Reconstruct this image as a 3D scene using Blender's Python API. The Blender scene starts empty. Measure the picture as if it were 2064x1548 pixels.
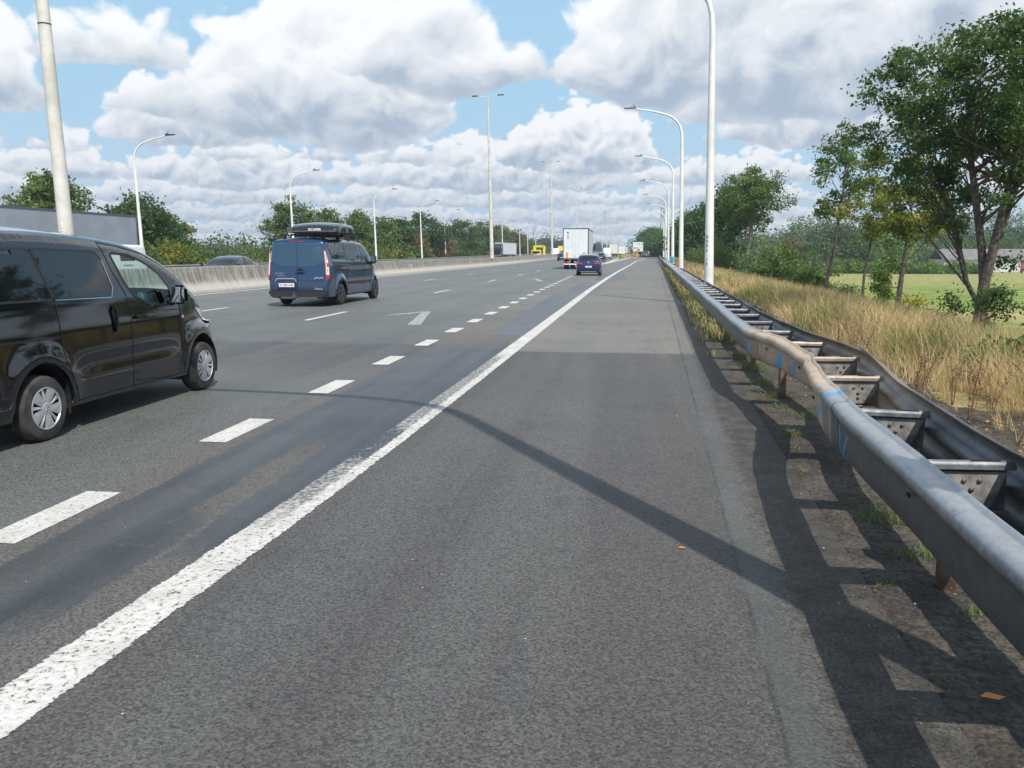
import bpy, bmesh, math, random
import numpy as np
from mathutils import Vector, Matrix
from mathutils.geometry import delaunay_2d_cdt
R = math.radians
sc = bpy.context.scene
HAZE = True
col = sc.collection

# ------------------------------------------------------------------ camera
H = 1.6; FPX = 1650.0; PITCH = R(9.0564); YAW = R(7.4336)
cd = bpy.data.cameras.new("camera"); cam = bpy.data.objects.new("camera", cd); col.objects.link(cam)
cam.location = (0, 0, H); cam.rotation_euler = (R(90) - PITCH, 0, YAW)
cd.sensor_width = 36; cd.lens = 36 * FPX / 2064; cd.clip_start = .05; cd.clip_end = 6000
sc.camera = cam
sc.view_settings.view_transform = 'Standard'; sc.view_settings.look = 'None'
sc.view_settings.exposure = 0.06; sc.view_settings.gamma = 1

# ------------------------------------------------------------------ sun and sky
SUN_EL = R(51); SD = Vector((.49 * math.cos(SUN_EL), -.872 * math.cos(SUN_EL), math.sin(SUN_EL))).normalized()
sl = bpy.data.lights.new("sun", 'SUN'); sl.energy = 4.9; sl.angle = R(.5); sl.color = (1, .955, .89)
so = bpy.data.objects.new("sun", sl); col.objects.link(so)
so.rotation_euler = SD.to_track_quat('Z', 'Y').to_euler()

def direction(px, py):
    F = Vector((-math.sin(YAW) * math.cos(PITCH), math.cos(YAW) * math.cos(PITCH), -math.sin(PITCH)))
    Rt = Vector((math.cos(YAW), math.sin(YAW), 0)); U = Rt.cross(F)
    return F + Rt * ((px - 1032) / FPX) - U * ((py - 774) / FPX)
def at(px, py, Y):
    """point of the place seen at a spot of the photo, at road distance Y"""
    d = direction(px, py); d = d * (Y / d.y)
    return Vector((d.x, d.y, d.z + H))

class NT:
    """small helper to write node graphs"""
    def __init__(s, tree): s.t = tree; s.n = tree.nodes; s.l = tree.links
    def node(s, kind, **kw):
        n = s.n.new(kind)
        for k, v in kw.items(): setattr(n, k, v)
        return n
    def put(s, sock, v):
        if isinstance(v, bpy.types.NodeSocket): s.l.new(v, sock)
        elif v is not None: sock.default_value = v
    def m(s, op, a, b=None, c=None, clamp=False):
        n = s.node('ShaderNodeMath', operation=op); n.use_clamp = clamp
        s.put(n.inputs[0], a); s.put(n.inputs[1], b); s.put(n.inputs[2], c)
        return n.outputs[0]
    def vm(s, op, a, b=None, scale=None):
        n = s.node('ShaderNodeVectorMath', operation=op)
        s.put(n.inputs[0], a)
        if b is not None: s.put(n.inputs[1], b)
        if scale is not None: s.put(n.inputs['Scale'], scale)
        return n.outputs['Value'] if op in ('DOT_PRODUCT', 'LENGTH', 'DISTANCE') else n.outputs[0]
    def xyz(s, x, y, z):
        n = s.node('ShaderNodeCombineXYZ')
        for i, v in enumerate((x, y, z)): s.put(n.inputs[i], v)
        return n.outputs[0]
    def sep(s, v):
        n = s.node('ShaderNodeSeparateXYZ'); s.put(n.inputs[0], v); return n.outputs
    def noise(s, vec, scale, detail=4, rough=.5, dist=0, out='Fac'):
        n = s.node('ShaderNodeTexNoise'); s.put(n.inputs['Vector'], vec); n.inputs['Scale'].default_value = scale
        n.inputs['Detail'].default_value = detail; n.inputs['Roughness'].default_value = rough; n.inputs['Distortion'].default_value = dist
        return n.outputs[out]
    def voro(s, vec, scale, out='Distance', feature='F1', rnd=1):
        n = s.node('ShaderNodeTexVoronoi', feature=feature); s.put(n.inputs['Vector'], vec)
        n.inputs['Scale'].default_value = scale; n.inputs['Randomness'].default_value = rnd
        return n.outputs[out]
    def mix(s, f, a, b, blend='MIX'):
        n = s.node('ShaderNodeMix', data_type='RGBA', blend_type=blend)
        s.put(n.inputs[0], f); s.put(n.inputs[6], a if not isinstance(a, tuple) else (*a, 1)[:4])
        s.put(n.inputs[7], b if not isinstance(b, tuple) else (*b, 1)[:4]); return n.outputs[2]
    def ramp(s, f, lo, hi, a=0., b=1., smooth=True):
        n = s.node('ShaderNodeMapRange', interpolation_type='SMOOTHSTEP' if smooth else 'LINEAR')
        s.put(n.inputs[0], f); s.put(n.inputs[1], lo); s.put(n.inputs[2], hi); s.put(n.inputs[3], a); s.put(n.inputs[4], b)
        return n.outputs[0]
    def bump(s, h, strength=.3, dist=.01, normal=None):
        n = s.node('ShaderNodeBump'); n.inputs['Strength'].default_value = strength; n.inputs['Distance'].default_value = dist
        s.put(n.inputs['Height'], h)
        if normal is not None: s.put(n.inputs['Normal'], normal)
        return n.outputs[0]
    def pos(s): return s.node('ShaderNodeNewGeometry').outputs['Position']
    def obj(s): return s.node('ShaderNodeTexCoord').outputs['Object']

world = bpy.data.worlds.new("World"); sc.world = world; world.use_nodes = True
# rows of cumulus, far to near: base height, size, mean height (in pixels of the photo above the horizon), gaps, seed, local changes (where, width, height)
ROWS = [(8, 16, 22, 10, 3.1, [(900, 400, -2)]), (22, 24, 28, 14, 7.7, [(1900, 200, -14)]), (42, 32, 30, 18, 1.3, [(1880, 200, -20), (200, 200, 8)]),
        (66, 42, 32, 24, 5.9, [(1150, 130, 26), (1750, 260, -22), (350, 200, 10), (1450, 120, 10)]), (98, 56, 36, 30, 9.2, [(1450, 150, 6), (1730, 170, -40), (600, 300, 14), (60, 150, 12)]),
        (138, 74, 34, 36, 2.4, [(1090, 190, 42), (620, 300, 40), (200, 240, 14), (1400, 100, 10), (1780, 130, -70), (1620, 90, 0)]),
        (178, 95, -46, 40, 8.8, [(1170, 240, 140), (1230, 50, 14), (600, 330, 90), (100, 140, 60), (990, 60, -60), (60, 30, -40), (1980, 160, 90)]),
        (214, 120, -110, 50, 4.4, [(330, 260, 215), (1650, 300, 235), (120, 60, -90), (1180, 150, -40), (800, 60, 60)]),
        (252, 190, -170, 60, 6.5, [(740, 230, 390), (360, 240, 250), (20, 110, 200), (990, 60, -130), (140, 50, -140)]),
        (330, 230, -190, 60, 12.1, [(190, 280, 275), (840, 190, 350), (1480, 420, 560), (2050, 300, 400), (560, 110, -150), (1030, 40, -50)])]
def perlin(x, y, seed, _c={}):
    if seed not in _c:
        rs = np.random.RandomState(seed); p = rs.permutation(512); _c[seed] = (np.concatenate([p, p]), rs.rand(512).astype(np.float32) * 6.2832)
    p, ang = _c[seed]
    xi = np.floor(x); yi = np.floor(y); xf = (x - xi).astype(np.float32); yf = (y - yi).astype(np.float32)
    xi = xi.astype(np.int64) & 511; yi = yi.astype(np.int64) & 511; x1 = (xi + 1) & 511; y1 = (yi + 1) & 511
    gx = np.cos(ang); gy = np.sin(ang)
    def g(a, b, fx, fy):
        h = p[p[a] + b]; return gx[h] * fx + gy[h] * fy
    u = xf * xf * xf * (xf * (xf * 6 - 15) + 10); v = yf * yf * yf * (yf * (yf * 6 - 15) + 10)
    a = g(xi, yi, xf, yf); b = g(x1, yi, xf - 1, yf); c = g(xi, y1, xf, yf - 1); d = g(x1, y1, xf - 1, yf - 1)
    return (a + (b - a) * u) * (1 - v) + (c + (d - c) * u) * v
def fbm(x, y, seed, octaves, rough=.5):
    t = 0; a = 1; n = 0
    for o in range(octaves):
        t = t + perlin(x * 2 ** o + 17.3 * o, y * 2 ** o + 5.1 * o, seed) * a; n += a; a *= rough
    return .5 + .62 * t / n
def cells(x, y, seed):
    rs = np.random.RandomState(seed); p = rs.permutation(512); p = np.concatenate([p, p]); rx = rs.rand(512); ry = rs.rand(512)
    xi = np.floor(x).astype(np.int64); yi = np.floor(y).astype(np.int64); best = np.zeros_like(x)
    for dx in (-1, 0, 1):
        for dy in (-1, 0, 1):
            cx = xi + dx; cy = yi + dy; h = p[p[cx & 511] + (cy & 511)]
            best = best + np.exp(-9.0 * np.sqrt((cx + rx[h] - x) ** 2 + (cy + ry[h] - y) ** 2))
    return -np.log(best) / 9.0
def sst(t, lo, hi):
    t = np.clip((t - lo) / (hi - lo), 0, 1); return t * t * (3 - 2 * t)
def lerp3(f, a, b): return a * (1 - f[..., None]) + b * f[..., None]
SKY_AZ, SKY_EL = R(100), R(25)
def build_world():
    """cumulus rows worked out once as a panorama of the sky, mapped by direction"""
    PX = 1250
    Wd, Hd = int(SKY_AZ * PX), int(SKY_EL * PX)
    az = (np.arange(Wd) + .5) / Wd * SKY_AZ - SKY_AZ / 2; el = (np.arange(Hd) + .5) / Hd * SKY_EL
    U, V = np.meshgrid(az * FPX, np.sin(el) * FPX)
    zp = V / FPX
    top = np.array((.33, .55, .84)); hor = np.array((.60, .78, .92))
    C = lerp3(sst(zp, 0, .21), hor, np.array((.40, .66, .88))); C = lerp3(sst(zp, .22, .42), C, top)
    for (V0, S, hm, amp, sd, loc) in ROWS:
        seed = int(sd * 10)
        r0 = max(0, int((V0 - S * .9) / FPX * PX)); r1 = Hd
        if V0 < 300: r1 = min(Hd, int((V0 + max([hm + amp * 2 + S] + [l[2] + S * 2 for l in loc])) / FPX * PX) + 1)
        u = U[r0:r1]; v_ = V[r0:r1]
        qx = u / S + sd; qy = v_ / (S * .8)
        w1 = fbm(qx * 1.3, qy * 1.3, seed, 2) - .5; w2 = fbm(qx * 1.3 + 40, qy * 1.3, seed, 2) - .5
        qx = qx + w1 * .5; qy = qy + w2 * .5
        oc = 7 if S > 50 else 5
        b1 = fbm(qx * 1.7, qy * 1.7, seed + 1, oc, .56); b2 = fbm((qx - .10) * 1.7, (qy + .17) * 1.7, seed + 1, oc - 1, .54)
        puff = cells(qx * 2.6, qy * 2.6, seed + 2); puff2 = cells(qx * 6.1, qy * 6.1, seed + 3)
        prof = fbm(u / (S * 1.9) + 9 * sd, u * 0 + .37, seed + 4, 2)
        h = hm + (prof - .5) * amp * 4
        for (bx, sx, dh) in loc:
            dv = direction(bx, 511 - V0); h = h + dh * np.exp(-((u - math.atan2(dv.x, dv.y) * FPX) / sx) ** 2)
        v = v_ - V0
        dd = (h - np.maximum(v, 0) - np.maximum(-v, 0) * 4) / S
        lump = (.30 - puff) * .42 + (.30 - puff2) * .16
        dd = dd + (b1 - .5) * 1.25 + lump
        mask = sst(dd, 0, .20 if S > 60 else .15) ** .8
        hh = np.clip(h, S * .35, S * 1.6)
        lit = np.clip((v / hh + (b1 - b2) * (1.35 if S > 100 else 1.7) + lump * .6 + .16 * sst(-dd, -.45, -.05) + .31) / .95, 0, 1)
        far = max(0, min(1, 1 - V0 / 190)) * .85
        dk = np.array(DKC) * (1 - far) + np.array((.60, .70, .80)) * far
        md = np.array((.78, .82, .87)) * (1 - far) + np.array((.72, .80, .88)) * far
        lt = np.array((1.02, 1.03, 1.04)) * (1 - far * .45) + np.array((.78, .86, .93)) * far * .45
        cc = lerp3(sst(lit, 0, .55), dk, md); cc = lerp3(sst(lit, .42, .98), cc, lt)
        C[r0:r1] = lerp3(mask, C[r0:r1], cc)
    img = bpy.data.images.new("sky_panorama", Wd, Hd, float_buffer=True, alpha=False)
    img.colorspace_settings.name = 'Linear Rec.709'
    px = np.ones((Hd, Wd, 4), np.float32); px[..., :3] = C
    img.pixels.foreach_set(px.ravel()); img.pack()
    w = NT(world.node_tree); w.n.clear()
    d = w.vm('NORMALIZE', w.node('ShaderNodeTexCoord').outputs['Generated'])
    x, y, z = w.sep(d)[0:3]
    a = w.m('MULTIPLY_ADD', w.m('ARCTAN2', x, y), 1 / SKY_AZ, .5)
    e = w.m('DIVIDE', w.m('ARCSINE', w.m('MAXIMUM', z, .002)), SKY_EL)
    ti = w.node('ShaderNodeTexImage', extension='MIRROR', interpolation='Linear'); ti.image = img
    w.put(ti.inputs[0], w.xyz(a, e, 0))
    sky = w.node('ShaderNodeTexSky', sky_type='NISHITA'); sky.sun_disc = False
    sky.sun_elevation = SUN_EL; sky.sun_rotation = math.atan2(.49, -.872); sky.altitude = 20
    skyc = w.vm('SCALE', sky.outputs[0], scale=.10)
    # straight overhead the blue of the air shows between the clouds
    c = w.mix(w.ramp(z, .42, .8, 0, .55), ti.outputs[0], skyc)
    c = w.mix(w.ramp(z, 0, -.02), c, (.30, .31, .28))
    bg = w.node('ShaderNodeBackground'); w.put(bg.inputs[0], c); bg.inputs[1].default_value = 1.0
    out = w.node('ShaderNodeOutputWorld'); w.l.new(bg.outputs[0], out.inputs[0])
    world.cycles.sampling_method = 'MANUAL'; world.cycles.sample_map_resolution = 512
DKC = (.42, .51, .62)
build_world()
# ------------------------------------------------------------------ materials
MATS = {}
def mat(name, color=(.5, .5, .5), rough=.5, metal=0., coat=0., fn=None, spec=.5, emit=None, trans=0, alpha=1):
    if name in MATS: return MATS[name]
    m = bpy.data.materials.new(name); m.use_nodes = True; n = NT(m.node_tree); MATS[name] = m
    p = n.n['Principled BSDF']
    p.inputs['Base Color'].default_value = (*color, 1); p.inputs['Roughness'].default_value = rough
    p.inputs['Metallic'].default_value = metal; p.inputs['Coat Weight'].default_value = coat; p.inputs['Coat Roughness'].default_value = .04
    p.inputs['Specular IOR Level'].default_value = spec; p.inputs['Transmission Weight'].default_value = trans
    if fn: fn(n, p)
    return m
def put(n, p, name, v): n.l.new(v, p.inputs[name])
def speck(c1, c2, scale, detail=4, bumps=0, lo=.35, hi=.65, bd=.005):
    def f(n, p):
        o = n.obj(); v = n.noise(o, scale, detail, .6)
        put(n, p, 'Base Color', n.mix(n.ramp(v, lo, hi), c1, c2))
        if bumps: put(n, p, 'Normal', n.bump(v, bumps, bd))
    return f
def asphalt(n, P):
    """stone speckle and pore pattern of worn asphalt, returns (brightness, height)"""
    st = n.voro(P, 95, out='Color'); r = n.sep(st)[0]
    dd = n.voro(P, 95)
    fine = n.noise(P, 240, 2, .6)
    pore = n.noise(P, 62, 4, .66)
    b = n.m('MULTIPLY_ADD', r, .80, .56)
    b = n.m('MULTIPLY', b, n.ramp(pore, .36, .50, .52, 1.06))
    b = n.m('MULTIPLY', b, n.ramp(n.noise(P, 13, 5, .7), .30, .44, .70, 1.03))
    b = n.m('MULTIPLY', b, n.m('MULTIPLY_ADD', fine, .5, .75))
    white = n.ramp(n.sep(n.voro(P, 28, out='Color'))[1], .988, .995, 0, 1)
    near = n.ramp(n.voro(P, 28), .16, .08)
    h = n.m('ADD', n.m('MULTIPLY', pore, 1.2), n.m('MULTIPLY', dd, -.5))
    return b, h, n.m('MULTIPLY', white, near)
def band(n, v, a, b, s):
    return n.m('MULTIPLY', n.ramp(v, n.m('SUBTRACT', a, s), n.m('ADD', a, s)) if isinstance(a, bpy.types.NodeSocket) else n.ramp(v, a - s, a + s),
               n.ramp(v, n.m('SUBTRACT', b, s), n.m('ADD', b, s), 1, 0) if isinstance(b, bpy.types.NodeSocket) else n.ramp(v, b - s, b + s, 1, 0))
def road_fn(n, p):
    P = n.pos(); x, y, z = n.sep(P)[0:3]
    b, h, wh = asphalt(n, P)
    wv = n.noise(P, 1.1, 4, .6); wob = n.m('SUBTRACT', wv, .5)
    wf = n.m('SUBTRACT', n.noise(P, 7, 4, .65), .5)
    xw = n.m('MULTIPLY_ADD', wob, .35, n.m('MULTIPLY_ADD', wf, .12, x)); yw = n.m('MULTIPLY_ADD', wob, .9, n.m('MULTIPLY_ADD', wf, .25, y))
    long_ = n.noise(n.xyz(n.m('MULTIPLY', x, 1.6), n.m('MULTIPLY', y, .05), 0), 1.0, 5, .55)
    big = n.noise(P, .22, 3, .5)
    lane = n.ramp(x, -3.55, -3.15)                      # 0 on the driving lanes, 1 on the exit lane and hard shoulder
    c = n.mix(lane, (.096, .103, .099), (.086, .082, .075))
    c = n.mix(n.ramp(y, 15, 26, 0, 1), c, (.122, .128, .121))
    # newer dark hard shoulder up to a straight joint, old pale one beyond it
    sh = n.m('MULTIPLY', n.ramp(xw, -2.1, -1.95), n.ramp(n.m('MULTIPLY_ADD', wf, .25, y), 13.2, 13.45, 1, 0))
    c = n.mix(sh, c, (.066, .063, .061))
    far = n.m('MULTIPLY', n.ramp(x, -2.0, -1.8), n.ramp(y, 13.3, 13.5))
    c = n.mix(far, c, (.150, .144, .130))
    lf = n.m('MULTIPLY', n.ramp(xw, -3.3, -3.1), n.ramp(y, 14, 26)); c = n.mix(n.m('MULTIPLY', lf, .7), c, (.132, .127, .115))
    # darker resurfaced stretch across the near lanes
    dk = n.m('MULTIPLY', n.ramp(yw, 14.0, 14.5, 1, 0), n.ramp(yw, 9.2, 11.8)); dk = n.m('MULTIPLY', dk, n.ramp(xw, -3.1, -3.3))
    c = n.mix(n.m('MULTIPLY', dk, .75), c, (.058, .056, .058))
    # pale gritty fan of bare stone beside the blocks
    gr = n.m('MULTIPLY', band(n, yw, 14.4, 24.0, .4), band(n, xw, -3.35, -2.45, .15)); c = n.mix(n.m('MULTIPLY', gr, .6), c, (.125, .110, .085))
    gr2 = n.m('MULTIPLY', band(n, yw, 4.5, 11.2, .5), band(n, xw, -3.55, -3.12, .12)); c = n.mix(n.m('MULTIPLY', gr2, .5), c, (.105, .097, .085))
    # smooth bitumen strips brushed along the edge line
    xk, yk = xw, yw
    xw = n.m('MULTIPLY_ADD', wob, .16, n.m('MULTIPLY_ADD', wf, .07, x))
    s1 = n.m('MULTIPLY', band(n, xw, -3.18, -2.66, .025), band(n, yw, 0.5, 13.0, .5)); s1c = n.m('MULTIPLY', band(n, xw, -2.85, -2.45, .05), band(n, yw, 3.0, 4.6, .4))
    s1b = n.m('MULTIPLY', band(n, xw, -3.18, -2.0, .025), band(n, yw, 6.6, 13.7, .35))
    s2 = n.m('MULTIPLY', band(n, xw, -2.40, -1.92, .025), band(n, yw, 3.9, 14.2, .3))
    s3 = n.m('MULTIPLY', band(n, xw, -2.55, -1.72, .05), band(n, y, 16.2, 33.0, .1))
    s4 = n.m('MULTIPLY', band(n, xw, -2.2, -.9, .05), band(n, y, 34.5, 45.0, .2)); s5 = n.m('MULTIPLY', band(n, xw, -1.5, .3, .1), band(n, y, 50.0, 72.0, .5))
    sm = s1
    for q in (s1b, s1c, s2, s3, s4, s5): sm = n.m('MAXIMUM', sm, q)
    wear = n.ramp(n.noise(P, 4.0, 6, .7), .34, .44, .6, 1)
    smm = n.m('MULTIPLY', sm, wear)
    c = n.mix(n.m('MULTIPLY', smm, .92), c, n.mix(n.ramp(wv, .4, .6), (.033, .037, .043), (.041, .047, .055)))
    c = n.mix(n.m('MULTIPLY', n.m('MAXIMUM', s3, n.m('MAXIMUM', s4, s5)), .8), c, (.086, .094, .106))
    # wheel tracks, long streaks, blotches
    for tx in (-4.5, -6.3, -8.5, -10.3, -12.6, -14.4):
        t = n.m('DIVIDE', n.m('SUBTRACT', x, tx), .42); t = n.m('EXPONENT', n.m('MULTIPLY', n.m('MULTIPLY', t, t), -1))
        c = n.mix(n.m('MULTIPLY', t, .22), c, (.055, .056, .058))
    c = n.mix(n.ramp(long_, .42, .62, 0, .35), c, (.11, .112, .108))
    c = n.mix(n.ramp(big, .35, .65, 0, .5), c, n.mix(1.0, c, (1.28, 1.26, 1.2), 'MULTIPLY'))
    c = n.mix(n.ramp(n.noise(P, .9, 5, .6), .52, .68, 0, .45), c, n.mix(1.0, c, (.72, .72, .74), 'MULTIPLY'))
    # soot and rubber drips
    c = n.mix(n.ramp(n.noise(n.xyz(x, n.m('MULTIPLY', y, .35), 3), 2.2, 3, .5), .62, .72, 0, .3), c, (.05, .05, .052))
    # joints: transverse lines and the seam between lane and shoulder
    def line(v, at_, wd): return n.ramp(n.m('ABSOLUTE', n.m('SUBTRACT', v, at_)), wd * .5, wd, 1, 0)
    jy = n.m('MULTIPLY_ADD', wf, .12, y)
    jn = n.m('MAXIMUM', n.m('MULTIPLY', line(jy, 33.5, .05), n.ramp(x, -1.9, -1.8)), n.m('MULTIPLY', line(jy, 31.0, .04), band(n, x, -5.6, -4.4, .05)))
    jn = n.m('MAXIMUM', jn, n.m('MULTIPLY', line(n.m('MULTIPLY_ADD', x, -.35, jy), 24.4, .04), n.ramp(x, -8.0, -8.3)))
    sx = n.m('SUBTRACT', n.m('MULTIPLY_ADD', wf, .05, x), n.m('MULTIPLY_ADD', y, .041, .47))
    crack = n.m('MULTIPLY', line(sx, 0.0, .014), n.ramp(n.noise(P, 2.0, 3), .35, .5))
    jn = n.m('MAXIMUM', jn, crack)
    c = n.mix(n.m('MULTIPLY', jn, .75), c, (.02, .02, .02))
    # smooth pale gutter beyond the seam, then grit blown against the verge
    gut = n.m('MULTIPLY', band(n, sx, .0, n.m('MULTIPLY_ADD', wf, .16, .13), .03), n.ramp(y, 6, 16, 1, .25))
    c = n.mix(n.m('MULTIPLY', gut, .75), c, n.mix(n.ramp(wv, .4, .6), (.072, .078, .076), (.098, .102, .10)))
    dirt = n.ramp(n.m('MULTIPLY_ADD', wf, .25, sx), .16, .24)
    c = n.mix(n.m('MULTIPLY', dirt, n.ramp(y, 14, 40, .95, .35)), c, n.mix(n.ramp(n.noise(P, 5, 6, .7), .36, .64), (.034, .031, .027), (.070, .063, .053)))
    b2 = n.mix(n.m('MULTIPLY', n.m('MAXIMUM', smm, n.m('MULTIPLY', gut, .7)), .65), n.xyz(b, b, b), (.95, .95, .95))
    c = n.mix(1.0, c, b2, 'MULTIPLY')
    c = n.mix(n.m('MULTIPLY', wh, .8), c, (.55, .54, .5))
    put(n, p, 'Base Color', n.mix(1.0, c, (1.14, 1.12, 1.10), 'MULTIPLY'))
    put(n, p, 'Roughness', n.ramp(smm, 0, 1, .62, .48)); p.inputs['Specular IOR Level'].default_value = .45
    fade = n.ramp(y, 4, 30, 1, .04)
    put(n, p, 'Normal', n.bump(n.m('MULTIPLY', h, n.m('MULTIPLY', fade, n.m('SUBTRACT', 1, n.m('MULTIPLY', smm, .7)))), .8, .006))
def paint_fn(worn):
    def f(n, p):
        P = n.pos(); x, y, z = n.sep(P)[0:3]
        crk = n.noise(n.vm('ADD', P, n.vm('SCALE', n.noise(P, 14, 2, out='Color'), scale=.06)), 34, 5, .72)
        e = n.noise(P, 9, 4, .6)
        b, h, wh = asphalt(n, P)
        cov = n.ramp(crk, .40, .47)
        uv = n.node('ShaderNodeAttribute', attribute_name='across').outputs['Fac']   # 0 and 1 at the long edges
        edge = n.m('MINIMUM', uv, n.m('SUBTRACT', 1, uv))
        ed = n.ramp(n.m('ADD', n.m('MULTIPLY_ADD', n.m('SUBTRACT', e, .5), .16 if worn else .05, edge), n.m('MULTIPLY', n.m('SUBTRACT', n.noise(P, 45, 3, .6), .5), .16 if worn else .05)), .018, .05)
        if worn:
            # the left half was brushed over with bitumen between about 4.5 and 13 m
            fade = n.m('MULTIPLY', n.ramp(n.m('MULTIPLY_ADD', n.m('SUBTRACT', e, .5), .4, uv), .66, .48), band(n, n.m('MULTIPLY_ADD', n.m('SUBTRACT', e, .5), .8, y), 4.6, 12.6, .5))
            hole = n.m('MULTIPLY', n.ramp(uv, .62, .54), band(n, n.m('MULTIPLY_ADD', n.m('SUBTRACT', e, .5), .5, y), 6.0, 7.2, .3))
            lo = n.m('MULTIPLY_ADD', hole, .20, n.ramp(y, 10, 22, .375, .12))
            cov = n.ramp(n.m('SUBTRACT', crk, lo), -.02, .06)
            cov = n.m('MULTIPLY', cov, n.m('SUBTRACT', 1, n.m('MULTIPLY', fade, n.ramp(n.noise(P, 26, 4, .7), .40, .60, .88, .30))))
        else:
            cov = n.ramp(n.m('SUBTRACT', crk, n.ramp(y, 6, 16, .34, .05)), 0, .06)
        cov = n.m('MULTIPLY', cov, ed)
        g = n.noise(P, 3, 4, .6)
        c = n.mix(n.ramp(g, .3, .7), (.50, .485, .445), (.64, .625, .585))
        c = n.mix(n.ramp(crk, .44, .56, .45, 0), c, (.34, .33, .30))
        put(n, p, 'Base Color', c); p.inputs['Roughness'].default_value = .7
        put(n, p, 'Alpha', cov); put(n, p, 'Normal', n.bump(crk, .5, .006))
    return f
def soil_fn(n, p):
    P = n.pos(); x, y, z = n.sep(P)[0:3]
    a = n.noise(P, 2.2, 5, .6); b = n.noise(P, 30, 6, .72); c3 = n.voro(P, 60, out='Color')
    c = n.mix(n.ramp(a, .38, .62), (.046, .039, .032), (.096, .081, .063))
    c = n.mix(n.ramp(n.noise(P, 5, 5, .65), .55, .7, 0, .7), c, (.12, .075, .045))
    c = n.mix(1.0, c, n.xyz(n.ramp(b, .34, .66, .40, 1.5), n.ramp(b, .34, .66, .40, 1.48), n.ramp(b, .34, .66, .40, 1.45)), 'MULTIPLY')
    c = n.mix(n.m('MULTIPLY', n.ramp(n.sep(n.voro(P, 110, out='Color'))[0], .95, .98, 0, .7), n.ramp(n.voro(P, 110), .35, .2)), c, (.28, .26, .23)); c = n.mix(n.ramp(n.noise(P, 13, 5, .7), .56, .66, 0, .7), c, (.028, .024, .021))
    put(n, p, 'Base Color', c); p.inputs['Roughness'].default_value = .95
    put(n, p, 'Normal', n.bump(n.m('ADD', b, n.m('MULTIPLY', n.voro(P, 45), -.6)), 1.0, .022))
def field_fn(n, p):
    P = n.pos(); x, y, z = n.sep(P)[0:3]
    rb = n.noise(n.xyz(n.m('MULTIPLY', x, .012), n.m('MULTIPLY', y, .045), 0), 1.5, 5, .6)
    a = n.noise(P, .9, 6, .65); b = n.noise(P, 9, 5, .7)
    gr = n.mix(n.ramp(a, .35, .65), (.13, .22, .045), (.22, .29, .07))
    yl = n.mix(n.ramp(a, .35, .65), (.30, .25, .10), (.50, .40, .21))
    mow = n.m('MULTIPLY_ADD', rb, 50.0, y)
    dryb = n.m('MAXIMUM', band(n, mow, 62.0, 74.0, 3.0), n.m('MAXIMUM', band(n, mow, 82.0, 96.0, 4.0), n.ramp(mow, 130, 170, 0, .55)))
    right = n.ramp(x, 12, 17)
    c = n.mix(n.m('MULTIPLY', dryb, .85), gr, yl)
    c = n.mix(n.ramp(n.noise(P, .35, 4), .5, .62, 0, .6), c, yl)
    verge = n.mix(n.ramp(a, .42, .6), (.36, .28, .14), (.15, .16, .055))
    c = n.mix(right, verge, c)
    c = n.mix(1.0, c, n.xyz(n.ramp(b, .3, .7, .6, 1.3), n.ramp(b, .3, .7, .6, 1.3), n.ramp(b, .3, .7, .6, 1.3)), 'MULTIPLY')
    put(n, p, 'Base Color', c); p.inputs['Roughness'].default_value = 1; p.inputs['Specular IOR Level'].default_value = .1
    put(n, p, 'Normal', n.bump(b, .8, .08))
def concrete_fn(n, p):
    P = n.pos(); x, y, z = n.sep(P)[0:3]
    a = n.noise(P, 1.4, 5, .62); drip = n.noise(n.xyz(0, n.m('MULTIPLY', y, 5), n.m('MULTIPLY', z, .7)), 1.3, 4, .6); f = n.noise(P, 22, 5, .65)
    c = n.mix(n.ramp(a, .35, .65), (.26, .245, .205), (.35, .33, .285))
    c = n.mix(n.ramp(drip, .42, .60, 0, .75), c, (.13, .12, .105))
    # splash zone: sprayed pale with dust near the road
    sp = n.ramp(n.m('MULTIPLY_ADD', n.noise(n.xyz(0, y, 0), 2.4, 5, .7), .5, n.m('MULTIPLY', z, -1)), -.25, .0)
    c = n.mix(n.m('MULTIPLY', sp, .8), c, (.46, .43, .37))
    c = n.mix(1.0, c, n.xyz(n.ramp(f, .3, .7, .86, 1.1), n.ramp(f, .3, .7, .86, 1.1), n.ramp(f, .3, .7, .86, 1.1)), 'MULTIPLY')
    jt = n.m('FRACT', n.m('DIVIDE', y, 3.2)); c = n.mix(n.ramp(jt, .0, .012, .85, 0), c, (.05, .045, .04))
    put(n, p, 'Base Color', c); p.inputs['Roughness'].default_value = .9; put(n, p, 'Normal', n.bump(f, .3, .01))
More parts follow.
